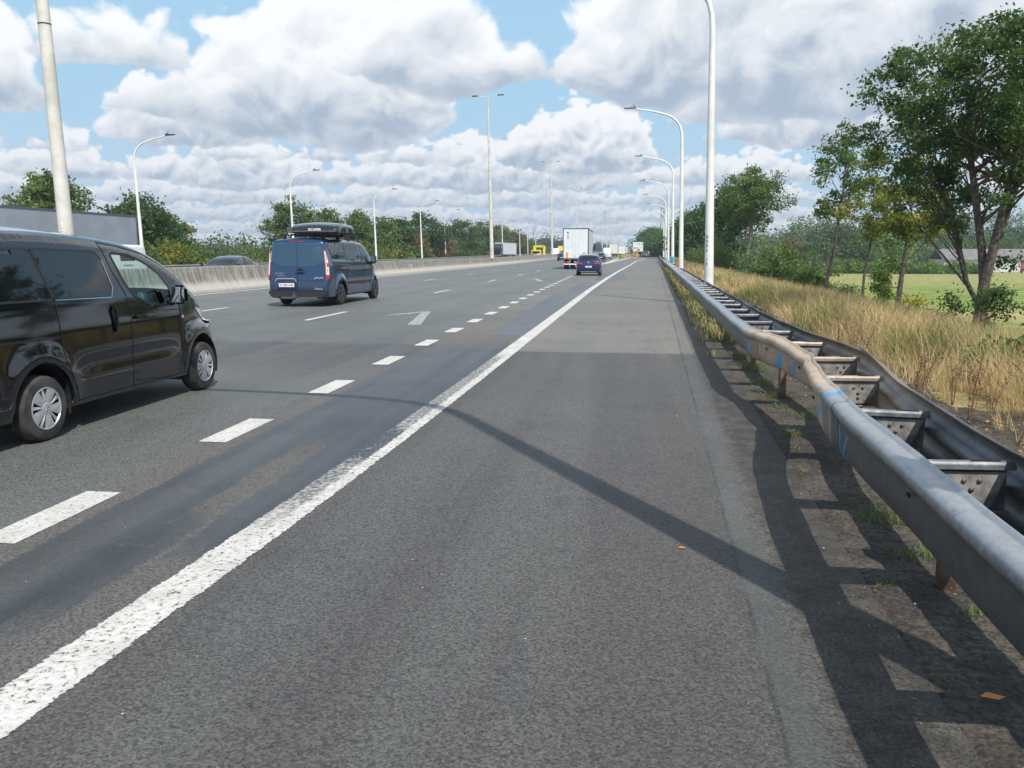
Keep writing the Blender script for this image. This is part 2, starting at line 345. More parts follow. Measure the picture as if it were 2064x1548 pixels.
def galv_fn(dusty, marks):
    def f(n, p):
        P = n.pos(); x, y, z = n.sep(P)[0:3]
        a = n.noise(P, 15, 5, .68); b = n.noise(n.xyz(n.m('MULTIPLY', x, 30), n.m('MULTIPLY', y, 60), n.m('MULTIPLY', z, 9)), 1, 4, .6); sp = n.voro(P, 70, out='Color')
        c = n.mix(n.ramp(a, .35, .65), (.20, .205, .215), (.32, .33, .34))
        c = n.mix(n.ramp(b, .45, .75, 0, .35), c, (.14, .14, .145))
        c = n.mix(n.ramp(n.sep(sp)[0], .8, 1, 0, .25), c, (.55, .56, .58))
        dust = n.m('MULTIPLY' if dusty is True else 'MULTIPLY', 1.0 if dusty is True else .45, n.m('MULTIPLY', n.ramp(n.m('MULTIPLY_ADD', n.m('SUBTRACT', n.noise(P, 3, 4), .5), 1.6, y), 5.0, 5.7), n.ramp(n.m('MULTIPLY_ADD', n.m('SUBTRACT', a, .5), 2.0, y), 8.6, 10.2, 1, 0))) if dusty else n.ramp(y, -1000, 1000, 0, 0)
        if dusty == 'rear': c = n.mix(n.ramp(n.noise(P, 2.2, 5, .6), .30, .62, .9, .55), c, (.045, .045, .05))
        if dusty == 'rear2': c = n.mix(n.ramp(n.noise(P, 6, 5, .6), .35, .65, .5, .0), c, (.07, .065, .06))
        if dusty is True: c = n.mix(n.ramp(z, .690, .668, 0, .72), c, (.055, .052, .050)); c = n.mix(n.ramp(z, .70, .74, 0, .5), c, (.46, .48, .50))  # front beam: shade painted on the face below the ridge, sky gleam on its top
        tan = n.mix(n.ramp(n.noise(P, 5, 5, .6), .35, .65), (.44, .30, .18), (.56, .43, .29))
        c = n.mix(n.m('MULTIPLY', dust, n.ramp(a, .3, .5, .7, .95)), c, tan)
        sc_ = n.ramp(n.noise(n.xyz(n.m('MULTIPLY', x, 20), n.m('MULTIPLY', y, 3), n.m('MULTIPLY', z, 20)), 1, 5, .7), .60, .68)
        c = n.mix(n.m('MULTIPLY', sc_, n.m('MULTIPLY', dust, .7)), c, (.035, .035, .04))
        rust = n.ramp(n.noise(P, 4, 5, .7), .64, .72, 0, .7); c = n.mix(rust, c, (.16, .085, .045))
        wy = n.m('MULTIPLY_ADD', n.m('SUBTRACT', n.noise(P, 22, 3), .5), .05, y)
        for (ym, sl_, wd, z0, z1) in marks:
            t = n.m('ABSOLUTE', n.m('SUBTRACT', n.m('SUBTRACT', wy, ym), n.m('MULTIPLY', n.m('SUBTRACT', z, .6), sl_)))
            mk = n.m('MULTIPLY', n.ramp(t, wd * .6, wd, 1, 0), band(n, z, z0, z1, .012))
            mk = n.m('MULTIPLY', mk, n.ramp(n.noise(P, 40, 4, .7), .34, .46, .5, 1))
            c = n.mix(n.m('MULTIPLY', mk, .95), c, (.03, .36, .72))
        put(n, p, 'Base Color', c)
        put(n, p, 'Metallic', n.m('MULTIPLY', n.m('SUBTRACT', 1, dust), .45)); p.inputs['Roughness'].default_value = .42
        put(n, p, 'Normal', n.bump(a, .12, .003))
    return f
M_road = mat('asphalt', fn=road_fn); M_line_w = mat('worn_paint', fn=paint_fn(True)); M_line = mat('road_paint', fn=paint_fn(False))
M_soil = mat('soil', fn=soil_fn); M_field = mat('field', fn=field_fn); M_conc = mat('concrete', fn=concrete_fn)
M_galv = mat('galvanised', fn=galv_fn(False, []))
M_rail = mat('galvanised_dusty_shaded', fn=galv_fn(True, [(9.5, -1.0, .08, .44, .60), (8.35, -1.1, .12, .46, .62), (7.72, -1.5, .06, .46, .63), (7.9, .0, .06, .52, .56), (6.25, -1.2, .07, .50, .63), (5.22, -.4, .060, .64, .80), (5.6, -1.4, .08, .47, .61), (4.86, -.1, .028, .44, .62), (4.62, -1.3, .028, .45, .60), (4.78, 0, .10, .43, .46), (12.2, 0, .04, .74, .8)]))
M_railr = mat('galvanised_sooty', fn=galv_fn('rear', []))
M_spacer = mat('galvanised_spacer', fn=galv_fn('rear2', []))
M_gusset = mat('gusset_plate', rough=.5, metal=.2, fn=speck((.15, .145, .135), (.34, .33, .31), 14, 5, .1))
M_post = mat('rusty_steel', fn=speck((.06, .038, .025), (.17, .12, .085), 9, 5, .2))
M_polec = mat('pole_paint', rough=.6, fn=speck((.66, .66, .62), (.80, .80, .76), 1.3, 5, 0))
M_mast = mat('mast_concrete', rough=.7, fn=speck((.50, .48, .42), (.66, .64, .58), 1.2, 5, 0))
M_dark = mat('dark_plastic', (.02, .02, .022), .55); M_black = mat('matt_black', (.008, .008, .009), .8)
M_glass = mat('dark_glass', (.012, .014, .016), .04, spec=.8); M_chrome = mat('chrome', (.75, .76, .78), .12, 1)
M_alloy = mat('silver_plastic', (.50, .51, .53), .32, .5, .3); M_tyre = mat('tyre_rubber', fn=speck((.018, .018, .018), (.055, .05, .047), 6, 4, 0))
M_white = mat('white_paint', (.72, .73, .74), .35, coat=.4); M_red = mat('red_lens', (.45, .01, .012), .12, coat=1); M_clear = mat('clear_lens', (.72, .68, .68), .1, coat=1)
M_tyre.node_tree.nodes['Principled BSDF'].inputs['Roughness'].default_value = .8

# ------------------------------------------------------------------ mesh helpers
def tag(o, label=None, cat=None, group=None, kind=None):
    if label: o['label'] = label
    if cat: o['category'] = cat
    if group: o['group'] = group
    if kind: o['kind'] = kind
    return o
class MB:
    def __init__(s): s.v = []; s.f = []; s.mi = []; s.cur = 0
    def add(s, vs, fs):
        b = len(s.v); s.v += [tuple(v) for v in vs]; s.f += [tuple(b + i for i in f) for f in fs]; s.mi += [s.cur] * len(fs); return s
    def box(s, c, d, rot=0, taper=1.0, bevel=0):
        cx, cy, cz = c; hx, hy, hz = d[0] / 2, d[1] / 2, d[2] / 2; vs = []
        cr, sr = math.cos(rot), math.sin(rot)
        for k, t in ((-1, 1), (1, taper)):
            for (i, j) in ((-1, -1), (1, -1), (1, 1), (-1, 1)):
                x, y = i * hx * t, j * hy * t; vs.append((cx + x * cr - y * sr, cy + x * sr + y * cr, cz + k * hz))
        return s.add(vs, [(3, 2, 1, 0), (4, 5, 6, 7), (0, 1, 5, 4), (1, 2, 6, 5), (2, 3, 7, 6), (3, 0, 4, 7)])
    def tube(s, pts, rad, n=10, caps=True):
        pts = [Vector(p) for p in pts]; rad = rad if isinstance(rad, (list, tuple)) else [rad] * len(pts)
        vs = []; fs = []; prev = None
        for i, p in enumerate(pts):
            t = (pts[min(i + 1, len(pts) - 1)] - pts[max(i - 1, 0)]).normalized()
            if prev is None: a = t.orthogonal().normalized()
            else: a = (prev - t * prev.dot(t)).normalized()
            prev = a; b = t.cross(a)
            for k in range(n):
                an = 2 * math.pi * k / n; vs.append(p + (a * math.cos(an) + b * math.sin(an)) * rad[i])
        for i in range(len(pts) - 1):
            for k in range(n):
                k2 = (k + 1) % n; fs.append((i * n + k, i * n + k2, (i + 1) * n + k2, (i + 1) * n + k))
        if caps: fs.append(tuple(range(n))[::-1]); fs.append(tuple((len(pts) - 1) * n + k for k in range(n)))
        return s.add(vs, fs)
    def lathe(s, prof, axis='x', c=(0, 0, 0), n=32):
        """prof: list of (along axis, radius)"""
        vs = []; fs = []; m = len(prof)
        for k in range(n):
            a = 2 * math.pi * k / n; ca, sa = math.cos(a), math.sin(a)
            for (t, r) in prof:
                q = (t, r * ca, r * sa) if axis == 'x' else ((r * ca, r * sa, t) if axis == 'z' else (r * ca, t, r * sa))
                vs.append((c[0] + q[0], c[1] + q[1], c[2] + q[2]))
        for k in range(n):
            k2 = (k + 1) % n
            for i in range(m - 1): fs.append((k * m + i, k * m + i + 1, k2 * m + i + 1, k2 * m + i))
        return s.add(vs, fs)
    def prism(s, poly, plane, t0, t1):
        """poly in 2D extruded between t0 and t1; plane 'yz' extrudes along x, 'xz' along y, 'xy' along z"""
        def P(a, b, t): return {'yz': (t, a, b), 'xz': (a, t, b), 'xy': (a, b, t)}[plane]
        n = len(poly); vs = [P(a, b, t0) for a, b in poly] + [P(a, b, t1) for a, b in poly]
        return s.add(vs, [tuple(range(n)), tuple(range(2 * n - 1, n - 1, -1))] + [(i, (i + 1) % n, n + (i + 1) % n, n + i) for i in range(n)])
    def build(s, name, mats, parent=None, smooth=False, bevel=0, loc=None):
        me = bpy.data.meshes.new(name); me.from_pydata(s.v, [], s.f); me.update()
        mats = mats if isinstance(mats, (list, tuple)) else [mats]
        for m in mats: me.materials.append(m)
        if len(mats) > 1: me.polygons.foreach_set('material_index', s.mi)
        bm = bmesh.new(); bm.from_mesh(me); bmesh.ops.recalc_face_normals(bm, faces=bm.faces)
        if bevel: bmesh.ops.bevel(bm, geom=[e for e in bm.edges if len(e.link_faces) == 2 and e.calc_face_angle(0) > .5], offset=bevel, segments=2, affect='EDGES', clamp_overlap=True)
        if smooth:
            for f in bm.faces: f.smooth = True
            for e in bm.edges:
                if len(e.link_faces) == 2 and e.calc_face_angle(0) > R(38): e.smooth = False
        bm.to_mesh(me); bm.free()
        o = bpy.data.objects.new(name, me); col.objects.link(o)
        if parent is not None: o.parent = parent
        if loc is not None: o.location = loc
        return o
def np_mesh(name, V, F, mats, parent=None, smooth=False, attrs=None):
    """fast mesh from numpy arrays: V (n,3), F (m,3 or 4)"""
    me = bpy.data.meshes.new(name); V = np.asarray(V, np.float32); F = np.asarray(F, np.int32); k = F.shape[1]
    me.vertices.add(len(V)); me.vertices.foreach_set('co', V.ravel()); me.loops.add(F.size); me.loops.foreach_set('vertex_index', F.ravel())
    me.polygons.add(len(F)); me.polygons.foreach_set('loop_start', np.arange(0, F.size, k, dtype=np.int32)); me.polygons.foreach_set('loop_total', np.full(len(F), k, np.int32))
    for nm, (dom, arr) in (attrs or {}).items():
        a = me.attributes.new(nm, 'FLOAT', dom); a.data.foreach_set('value', np.asarray(arr, np.float32))
    me.update(calc_edges=True); me.validate()
    if smooth: me.polygons.foreach_set('use_smooth', np.ones(len(F), bool))
    for m in (mats if isinstance(mats, (list, tuple)) else [mats]): me.materials.append(m)
    o = bpy.data.objects.new(name, me); col.objects.link(o)
    if parent is not None: o.parent = parent
    return o
def empty(name, loc=(0, 0, 0), rz=0.):
    o = bpy.data.objects.new(name, None); col.objects.link(o); o.location = loc; o.rotation_euler = (0, 0, rz); o.empty_display_size = .2; return o
def copy_tree(o, parent=None):
    c = o.copy(); col.objects.link(c); c.parent = parent
    for ch in list(o.children): copy_tree(ch, c)
    return c
def text_mesh(txt, size, name, m, parent, loc, rot, depth=.002, spacing=1.0, bold=0):
    cu = bpy.data.curves.new(name, 'FONT'); cu.body = txt; cu.size = size; cu.align_x = 'CENTER'; cu.align_y = 'CENTER'; cu.extrude = depth; cu.space_character = spacing; cu.offset = bold
    t = bpy.data.objects.new(name + '_curve', cu); col.objects.link(t)
    dg = bpy.context.evaluated_depsgraph_get(); me = bpy.data.meshes.new_from_object(t.evaluated_get(dg)); me.name = name
    bpy.data.objects.remove(t); me.materials.clear(); me.materials.append(m)
    o = bpy.data.objects.new(name, me); col.objects.link(o); o.parent = parent; o.location = loc; o.rotation_euler = rot; return o

# ------------------------------------------------------------------ the lie of the land
def zr(y):                       # height of the carriageway: level, then a gentle rise
    return 0.0 if y < 112 else .0042 * (y - 112) * min(1, (y - 112) / 40) ** .6
def cx(y):                       # the motorway bears slightly to the right far ahead
    return 0.0 if y < 112 else .0135 * (y - 112)
def rl(y):                       # line of the verge on the right
    return 1.0 + .041 * y if y < 200 else 9.2 + .055 * (y - 200)
def ygrid(y0, y1, near, grow=1.12):
    ys = [y0]; st = near
    while ys[-1] < y1: ys.append(ys[-1] + st); st *= grow
    ys[-1] = y1; return ys
def sheet(name, left, right, ys, zo, m, nx=2, z=zr):
    V = []; F = []; A = []
    for y in ys:
        a, b = left(y), right(y)
        for i in range(nx): V.append((a + (b - a) * i / (nx - 1), y, z(y) + zo)); A.append(i / (nx - 1))
    for j in range(len(ys) - 1):
        for i in range(nx - 1): q = j * nx + i; F.append((q, q + 1, q + nx + 1, q + nx))
    return tag(np_mesh(name, V, F, m, attrs={'across': ('POINT', A)}), kind='structure')
# terrain
def terr_z(x, y):
    u = x - rl(y) + 1.0          # distance from the rail line
    base = zr(min(y, 500))
    if x < -33: return base - .06 - min(2.0, max(0, (-36 - x)) * .12)
    if u < 2.6: return base - .07
    prof = [(2.6, -.07), (4.5, -.12), (8, -.75), (10.5, -1.35), (16, -3.0), (1e6, -3.0)]
    for (a, za), (b, zb) in zip(prof, prof[1:]):
        if u <= b: zz = za + (zb - za) * (u - a) / (b - a); break
    k = min(1, max(0, (u - 3) / 10)); return base * (1 - k) + zz
def build_terrain():
    us = [-3000, -1500, -700, -300, -120, -60, -45, -40, -36, -34, -30, -17, -8, -2, 0, 1, 2.2, 2.8, 3.4, 4.2, 5, 6, 7, 8, 9, 10.5, 12, 14, 16, 20, 30, 50, 80, 130, 220, 400, 800, 1500, 3000]
    ys = [-60, -20, -8, -2, 0] + ygrid(1.5, 4500, 1.5, 1.06)
    rs = random.Random(2); V = []
    for y in ys:
        for u in us:
            x = u + (rl(y) - 1.0 if u > -1 else 0)
            z = terr_z(x, y)
            if 3 < u < 40: z += rs.uniform(-.05, .05)
            V.append((x, y, z))
    n = len(us); F = [(j * n + i, j * n + i + 1, (j + 1) * n + i + 1, (j + 1) * n + i) for j in range(len(ys) - 1) for i in range(n - 1)]
    return tag(np_mesh('ground', V, F, M_field, smooth=True), kind='structure')
build_terrain()
YS = [-260, -60, 0] + ygrid(1.5, 900, 2.5, 1.07)
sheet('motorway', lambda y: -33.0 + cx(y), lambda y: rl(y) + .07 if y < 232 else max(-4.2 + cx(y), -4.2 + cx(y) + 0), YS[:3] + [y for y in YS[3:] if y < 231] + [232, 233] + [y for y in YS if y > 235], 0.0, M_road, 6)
# slip road that leaves the motorway beyond the nose
sheet('slip_road', lambda y: 2.6 + (y - 205) * .035, lambda y: rl(y) - .02, [205, 215, 225, 235, 250, 270, 300, 340, 380, 430], .006, M_road, 3)
sheet('hard_shoulder_edge', lambda y: rl(y) - .02, lambda y: rl(y) + 1.9, [-8, 0] + ygrid(1.5, 420, 2, 1.1), -.045, M_soil, 3)
# ground of the verge near the camera, with its clods and hollows
def build_verge():
    ys = np.concatenate([np.arange(1.2, 14, .05), np.arange(14, 40, .16)]); us = np.concatenate([np.linspace(-.10, 1.0, 28), np.linspace(1.07, 4.0, 32)])
    Y, Uu = np.meshgrid(ys, us, indexing='ij'); X = 1.0 + .041 * Y + Uu
    z = -.012 + .030 * (fbm(X * 2.2, Y * 2.2, 5, 4) - .5) * np.clip(Uu * 4 + .3, 0, 1) + .03 * (fbm(X * 14, Y * 14, 6, 3, .6) - .5) * np.clip(Uu * 3 + .3, 0, 1)
    z = z + np.where(Uu < .12, .012 + (Uu - .12) * .16, .016 - Uu * .03) + np.clip(1 - abs(Uu - .02) / .12, 0, 1) * .045 * (fbm(X * 5, Y * 3, 12, 4, .6) - .5); z = z - np.clip(Uu - 2.2, 0, 9) * .035 + .05 * np.clip(Uu - 1, 0, 1) * (fbm(X * 1.2, Y * 1.2, 8, 3) - .4)
    n = len(us); F = []
    J, I = np.meshgrid(np.arange(len(ys) - 1), np.arange(n - 1), indexing='ij'); q = (J * n + I).ravel(); F = np.stack([q, q + 1, q + n + 1, q + n], 1)
    return tag(np_mesh('verge_soil', np.stack([X, Y, z], -1).reshape(-1, 3), F, M_soil, smooth=True), kind='structure')
build_verge()
# road markings
def poly_line(name, pts, w0, w1, m, zo=.004, step=1.0):
    ys = [];
    for (xa, ya), (xb, yb) in zip(pts, pts[1:]):
        k = max(1, int((yb - ya) / max(step, (yb - ya) / 14)))
        ys += [ya + (yb - ya) * i / k for i in range(k)]
    ys.append(pts[-1][1]); X = lambda y: float(np.interp(y, [p[1] for p in pts], [p[0] for p in pts])); Wd = lambda y: w0 + (w1 - w0) * min(1, y / 120)
    return sheet(name, lambda y: X(y) - Wd(y) / 2, lambda y: X(y) + Wd(y) / 2, ys, zo, m, 2)
poly_line('edge_line', [(-2.3, -60), (-2.17, -3), (-2.16, 1.2), (-2.13, 2.4), (-2.10, 3.0), (-2.06, 3.8), (-2.01, 4.87), (-1.94, 6.85), (-1.86, 10), (-1.80, 12.57), (-1.65, 19.9), (-1.3, 37), (-.79, 55.35), (.2, 85), (1.45, 118), (2.9, 155), (5.4, 195), (7.6, 222), (10.3, 260), (14.5, 330)], .27, .30, M_line_w)
k = 0; y = -1.03
while y < 126:
    poly_line('lane_block', [(-3.44 + (.0 if y < 60 else (y - 60) * .003), y), (-3.44, y + 1.0)], .27, .27, M_line); y += 2.5
y = 5.0
while y < 430:
    for xo, ph in ((-7.52, 0), (-11.62, 1.3)):
        yy = y + ph; poly_line('lane_dash', [(xo + cx(yy), yy), (xo + cx(yy + 3), yy + 3)], .17, .17, M_line)
    y += 14.0
for yy in range(140, 430, 14): pass
poly_line('inner_edge_line', [(-16.0, -200), (-16.3, 30), (-16.4, 112), (-16.3 + cx(240), 240), (-16.3 + cx(500), 500)], .20, .28, M_line)
poly_line('far_side_edge_line', [(-19.4, -200), (-19.4, 112), (-19.4 + cx(400), 400)], .20, .25, M_line)
poly_line('nose_line', [(-3.3, 118), (-2.2, 132), (.2, 230), (4.2, 400)], .35, .7, M_line)
poly_line('nose_line_right', [(-2.6, 126), (-.6, 160), (1.7, 205), (2.9, 226)], .35, .8, M_line, .0055)
sheet('joint_strip', lambda y: 1.5, lambda y: rl(y), [228, 231], .010, mat('pale_concrete', (.5, .48, .43), .9))
def ghost_fn(n, p):
    P = n.pos(); put(n, p, 'Alpha', n.ramp(n.noise(P, 9, 5, .7), .38, .62, .35, .8)); p.inputs['Base Color'].default_value = (.5, .5, .49, 1)
M_ghost = mat('faded_paint', rough=.7, fn=ghost_fn)
for (oy, ox, s_) in ((18.1, 0, 1), (47.5, 0, 1.15)):       # head of a merge arrow, in the lane left of the blocks
    mb = MB(); pts = [(-5.95, 21.0), (-5.44, 22.4), (-5.30, 22.4), (-5.55, 20.6)]
    for poly in ([(-6.2, 20.6), (-5.42, 22.45), (-5.22, 22.45), (-5.62, 21.35)], [(-5.42, 22.3), (-5.22, 22.45), (-4.45, 18.1), (-4.76, 18.1)]):
        mb.add([((q[0] + 5.3) * s_ - 5.3 + ox, (q[1] - 18.1) * s_ + oy, .0042) for q in poly], [(0, 1, 2, 3)])
    tag(mb.build('arrow_marking', M_ghost), kind='structure')

def haze():
    o = MB().box((0, 650, 38), (2400, 1500, 86)).build('haze', mat('air'))
    m = bpy.data.materials['air']; m.node_tree.nodes.clear(); n = NT(m.node_tree); v = n.node('ShaderNodeVolumePrincipled'); v.inputs['Color'].default_value = (.75, .85, 1, 1); v.inputs['Density'].default_value = .00045; v.inputs['Anisotropy'].default_value = .3
    out = n.node('ShaderNodeOutputMaterial'); n.l.new(v.outputs[0], out.inputs['Volume']); o['kind'] = 'stuff'; o['label'] = 'thin pale summer haze over the motorway'
if HAZE: haze()
# ------------------------------------------------------------------ guardrail on the right: two steel beams joined by spacers, dented at one place
def dent_f(y): return float(np.interp(y, [4.4, 5.2, 5.75, 6.5, 7.12, 7.28, 8.4, 9.25, 9.7], [0, .015, .06, .17, .265, .27, .19, .03, 0]))
def dent_r(y): return .22 * math.exp(-((y - 7.8) / 1.9) ** 2)
def front_x(y): return rl(y) + .10 + dent_f(y)
def rear_x(y): return rl(y) + .56 + dent_r(y)
def beam(name, xf, side, parent, m, ys, tilt=lambda y: 0, dz=lambda y: 0, lipf=None, hat=False):
    # W profile: distance towards the traffic side, height below the top edge
    pr = [(-.006, .018), (0, 0), (.012, -.004), (.050, -.010), (.078, -.030), (.083, -.055), (.078, -.085), (.050, -.118), (.012, -.135), (.004, -.155), (.012, -.175), (.050, -.195), (.078, -.225), (.083, -.250), (.074, -.278), (.040, -.300), (.0, -.310), (-.008, -.302)]
    if hat: pr = [(-.004, .018), (.002, .003), (.016, -.002), (.058, -.004), (.080, -.022), (.086, -.050), (.074, -.076), (.046, -.092), (.040, -.115), (.034, -.170), (.026, -.235), (.014, -.292), (.002, -.314), (-.020, -.316)]
    pr = pr + [(a - .006, b - .0005) for a, b in pr[::-1]]
    V = []; F = []; n = len(pr)
    for y in ys:
        x = xf(y); t = tilt(y); z0 = .755 + zr(y) + dz(y); ct, st = math.cos(t), math.sin(t)
        for (a, b) in pr:
            if lipf and b > -.05: b = b + lipf(y) * (1 + b / .05); a = a - lipf(y) * .6 * (1 + b / .05)
            q = -b - .15; aa = a * ct - q * st; zz = z0 - .15 - (q * ct + a * st)
            V.append((x - side * aa, y, zz))
    for j in range(len(ys) - 1):
        for i in range(n): F.append((j * n + i, j * n + (i + 1) % n, (j + 1) * n + (i + 1) % n, (j + 1) * n + i))
    return np_mesh(name, V, F, m, parent, smooth=not hat)
def build_guardrail():
    root = tag(empty('guardrail', (0, 0, 0)), 'long double steel crash barrier on the right, dented, dusty and marked with blue spray', 'guardrail')
    yn = list(np.arange(-3, 16, .08)) + list(np.arange(16, 60, .5)) + list(np.arange(60, 330, 4))
    jit = lambda y, s: .012 * math.sin(y * 1.3 + s) + .008 * math.sin(y * 3.7 + s * 2)
    tf = lambda y: float(np.interp(y, [4.6, 5.3, 6.0, 7.0, 8.3, 9.3], [0, -.10, -.02, .22, .05, 0]))
    kink = lambda y: .012 * math.exp(-abs(y - 7.2) / .10) - .010 * math.exp(-abs(y - 8.9) / .08) + .008 * math.exp(-abs(y - 5.3) / .06) + .006 * math.sin(y * 9) * math.exp(-((y - 7.5) / 1.6) ** 2)
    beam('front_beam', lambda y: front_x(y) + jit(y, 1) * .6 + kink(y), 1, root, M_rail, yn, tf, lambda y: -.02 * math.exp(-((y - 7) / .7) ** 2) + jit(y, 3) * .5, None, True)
    for yj in (5.05, 9.25, 13.3):      # overlapping joint plates of the beam
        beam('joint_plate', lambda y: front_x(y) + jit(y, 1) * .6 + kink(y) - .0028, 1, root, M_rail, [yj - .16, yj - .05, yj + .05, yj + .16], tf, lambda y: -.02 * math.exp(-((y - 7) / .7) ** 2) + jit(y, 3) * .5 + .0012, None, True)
    lip = lambda y: .075 * math.exp(-abs(y - 6.95) / .30)
    beam('rear_beam', lambda y: rear_x(y) + jit(y, 5), -1, root, M_railr, yn, lambda y: .25 * math.exp(-((y - 7.6) / .9) ** 2), lambda y: -.01 + jit(y, 7) * .6, lip)
    for (yb, zb, sz) in ((7.5, .60, .05), (8.75, .62, .04), (5.9, .60, .035), (3.4, .63, .03), (2.2, .63, .03)):
        MB().box((front_x(yb) - .056, yb, zb), (.008, sz, sz * .5)).build('bolt_slot', M_black, root)
    ys = [1.15, 2.42, 3.65, 4.87, 6.18, 7.32, 8.62, 9.9]; y = 11.17
    while y < 118: ys.append(y); y += 1.27
    rs = random.Random(5)
    def spacer(y, detail, first):
        L = rear_x(y) - front_x(y); t = .0045; z0 = .70 + zr(y); mb = MB()
        mb.tube([(.0, .018, .0), (L - .01, .018, .0)], .017, 8); mb.box((L / 2, .036, .003), (L - .01, .05, t * 2)); mb.box((L / 2, .060, -.105), (L - .03, t, .20)); mb.box((L / 2, .030, -.208), (L - .04, .062, t * 1.6))
        mb.box((L / 2, .0, -.012), (L - .012, t, .022))
        if detail:
            pass
        o = mb.build('spacer', M_spacer, root, bevel=.0015 if detail else 0); o.location = (front_x(y) + .004, y, z0); o.rotation_euler = (rs.uniform(-.05, .05), rs.uniform(-.02, .02), rs.uniform(-.05, .05))
        if detail:
            MB().prism([(.05, -.035), (L * .93, -.035), (L * .80, -.19), (.05, -.19)], 'xz', .018, .0225).build('gusset', M_gusset, o)
            for (bx, bz) in ((L * .54, -.075), (L * .68, -.075), (L * .61, -.115), (L * .61, -.15)):
                MB().lathe([(.0, .0), (.0, .011), (-.006, .011), (-.010, .006), (-.011, 0)], 'y', (bx, .018, bz), 10).build('bolt', M_post, o, smooth=True)
            MB().box((L * .72, .014, .0165), (L * .26, .014, .003)).build('slot', M_black, o)
        return o
    simple = None
    for i, y in enumerate(ys[:96]):
        if y < 11.5: spacer(y, True, False)
        elif simple is None: simple = spacer(y, False, False)
        else:
            o = simple.copy(); col.objects.link(o); o.location = (front_x(y) + .004, y, .70 + zr(y)); o.rotation_euler = (rs.uniform(-.03, .03), rs.uniform(-.02, .02), rs.uniform(-.03, .03))
    y = 1.35; first = None
    while y < 118:
        if first is None:
            mb = MB()
            mb.box((-.03, 0, .22), (.005, .11, .98)); mb.box((0, .052, .22), (.06, .005, .98)); mb.box((0, -.052, .22), (.06, .005, .98)); mb.box((.03, -.035, .22), (.005, .035, .98)); mb.box((.03, .035, .22), (.005, .035, .98))
            o = mb.build('post', M_post, root); first = o
        else: o = first.copy(); col.objects.link(o)
        o.location = (rl(y) + .45 + dent_f(y) * .6, y, zr(y) - .13); o.rotation_euler = (0, rs.uniform(-.04, .06) + (.12 if 6 < y < 9 else 0), rs.uniform(-.15, .15)); y += 2.70
    V = []
    lo = MB()
    for yy in np.arange(-1, 6.4, .2): pass
    pts = [(rear_x(q) - .10 + .00 * q, q, .30 - .02 * q) for q in np.arange(-1, 3.9, .35)]
    for (a, b) in zip(pts, pts[1:]): lo.add([a, b, (b[0] + .02, b[1], b[2] + .13), (a[0] + .02, a[1], a[2] + .13), (a[0] + .012, a[1], a[2]), (b[0] + .012, b[1], b[2]), (b[0] + .032, b[1], b[2] + .13), (a[0] + .032, a[1], a[2] + .13)], [(0, 1, 2, 3), (7, 6, 5, 4), (0, 4, 5, 1), (3, 2, 6, 7)])
    lo.build('lower_strap', M_galv, root)
build_guardrail()
def build_far_rail():
    root = tag(empty('guardrail', (0, 0, 0)), 'low steel crash barrier in front of the trees beyond the opposite carriageway', 'guardrail')
    ys = list(np.arange(10, 420, 6)); beam('beam', lambda y: -32.6 + cx(y), -1, root, M_galv, ys)
    p0 = None
    for y in np.arange(12, 400, 4):
        if p0 is None: o = p0 = MB().box((0, 0, .33), (.06, .1, .7)).build('post', M_galv, root)
        else: o = p0.copy(); col.objects.link(o)
        o.location = (-32.75 + cx(y), y, zr(y) - .02)
build_far_rail()

# ------------------------------------------------------------------ concrete median barrier
def build_median():
    root = tag(empty('concrete_barrier', (0, 0, 0)), 'stained concrete barrier running down the middle of the motorway', 'barrier')
    prof = [(.60, -.05), (.60, .09), (.52, .12), (.34, .36), (.25, .60), (.19, .92), (.175, 1.02), (.155, 1.045), (-.155, 1.045), (-.175, 1.02), (-.19, .92), (-.25, .60), (-.34, .36), (-.52, .12), (-.60, .09), (-.60, -.05)]
    ys = list(np.arange(-15, 120, 3.2)) + list(np.arange(120, 620, 10)); V = []; F = []; n = len(prof)
    for y in ys:
        for (a, b) in prof: V.append((-17.85 + cx(y) + a, y, zr(y) + b))
    for j in range(len(ys) - 1):
        for i in range(n - 1): F.append((j * n + i, j * n + i + 1, (j + 1) * n + i + 1, (j + 1) * n + i))
    np_mesh('wall', V, F, M_conc, root)
    ledge = MB()
    for (a, b) in zip(ys, ys[1:]):
        for (x0, x1, z) in ((-.80, .80, 0),): pass
    # the low kerb and grit line along its foot
    kv = []; kf = []
    for y in ys:
        for (a, b) in ((.60, .05), (.95, .035), (1.0, .0), (1.0, -.02)): kv.append((-17.85 + cx(y) + a, y, zr(y) + b))
    for j in range(len(ys) - 1):
        for i in range(3): kf.append((j * 4 + i, j * 4 + i + 1, (j + 1) * 4 + i + 1, (j + 1) * 4 + i))
    np_mesh('kerb', kv, kf, mat('gutter_grit', fn=speck((.20, .185, .155), (.36, .34, .30), 6, 6, .3)), root)
    mb = MB()
    for (a, b) in zip(ys, ys[1:]): mb.add([(-17.85 + cx(a) + .188, a, zr(a) + .88), (-17.85 + cx(b) + .188, b, zr(b) + .88), (-17.85 + cx(b) + .205, b, zr(b) + .865), (-17.85 + cx(a) + .205, a, zr(a) + .865)], [(0, 1, 2, 3)])
    mb.build('drip_ledge', mat('ledge', (.52, .49, .43), .8), root)
    for y in (26.5, 45, 68.5, 96): MB().box((-17.56, y, .62), (.05, .10, .16)).build('reflector', M_white, root)
build_median()
LEAN = R(-1.3)
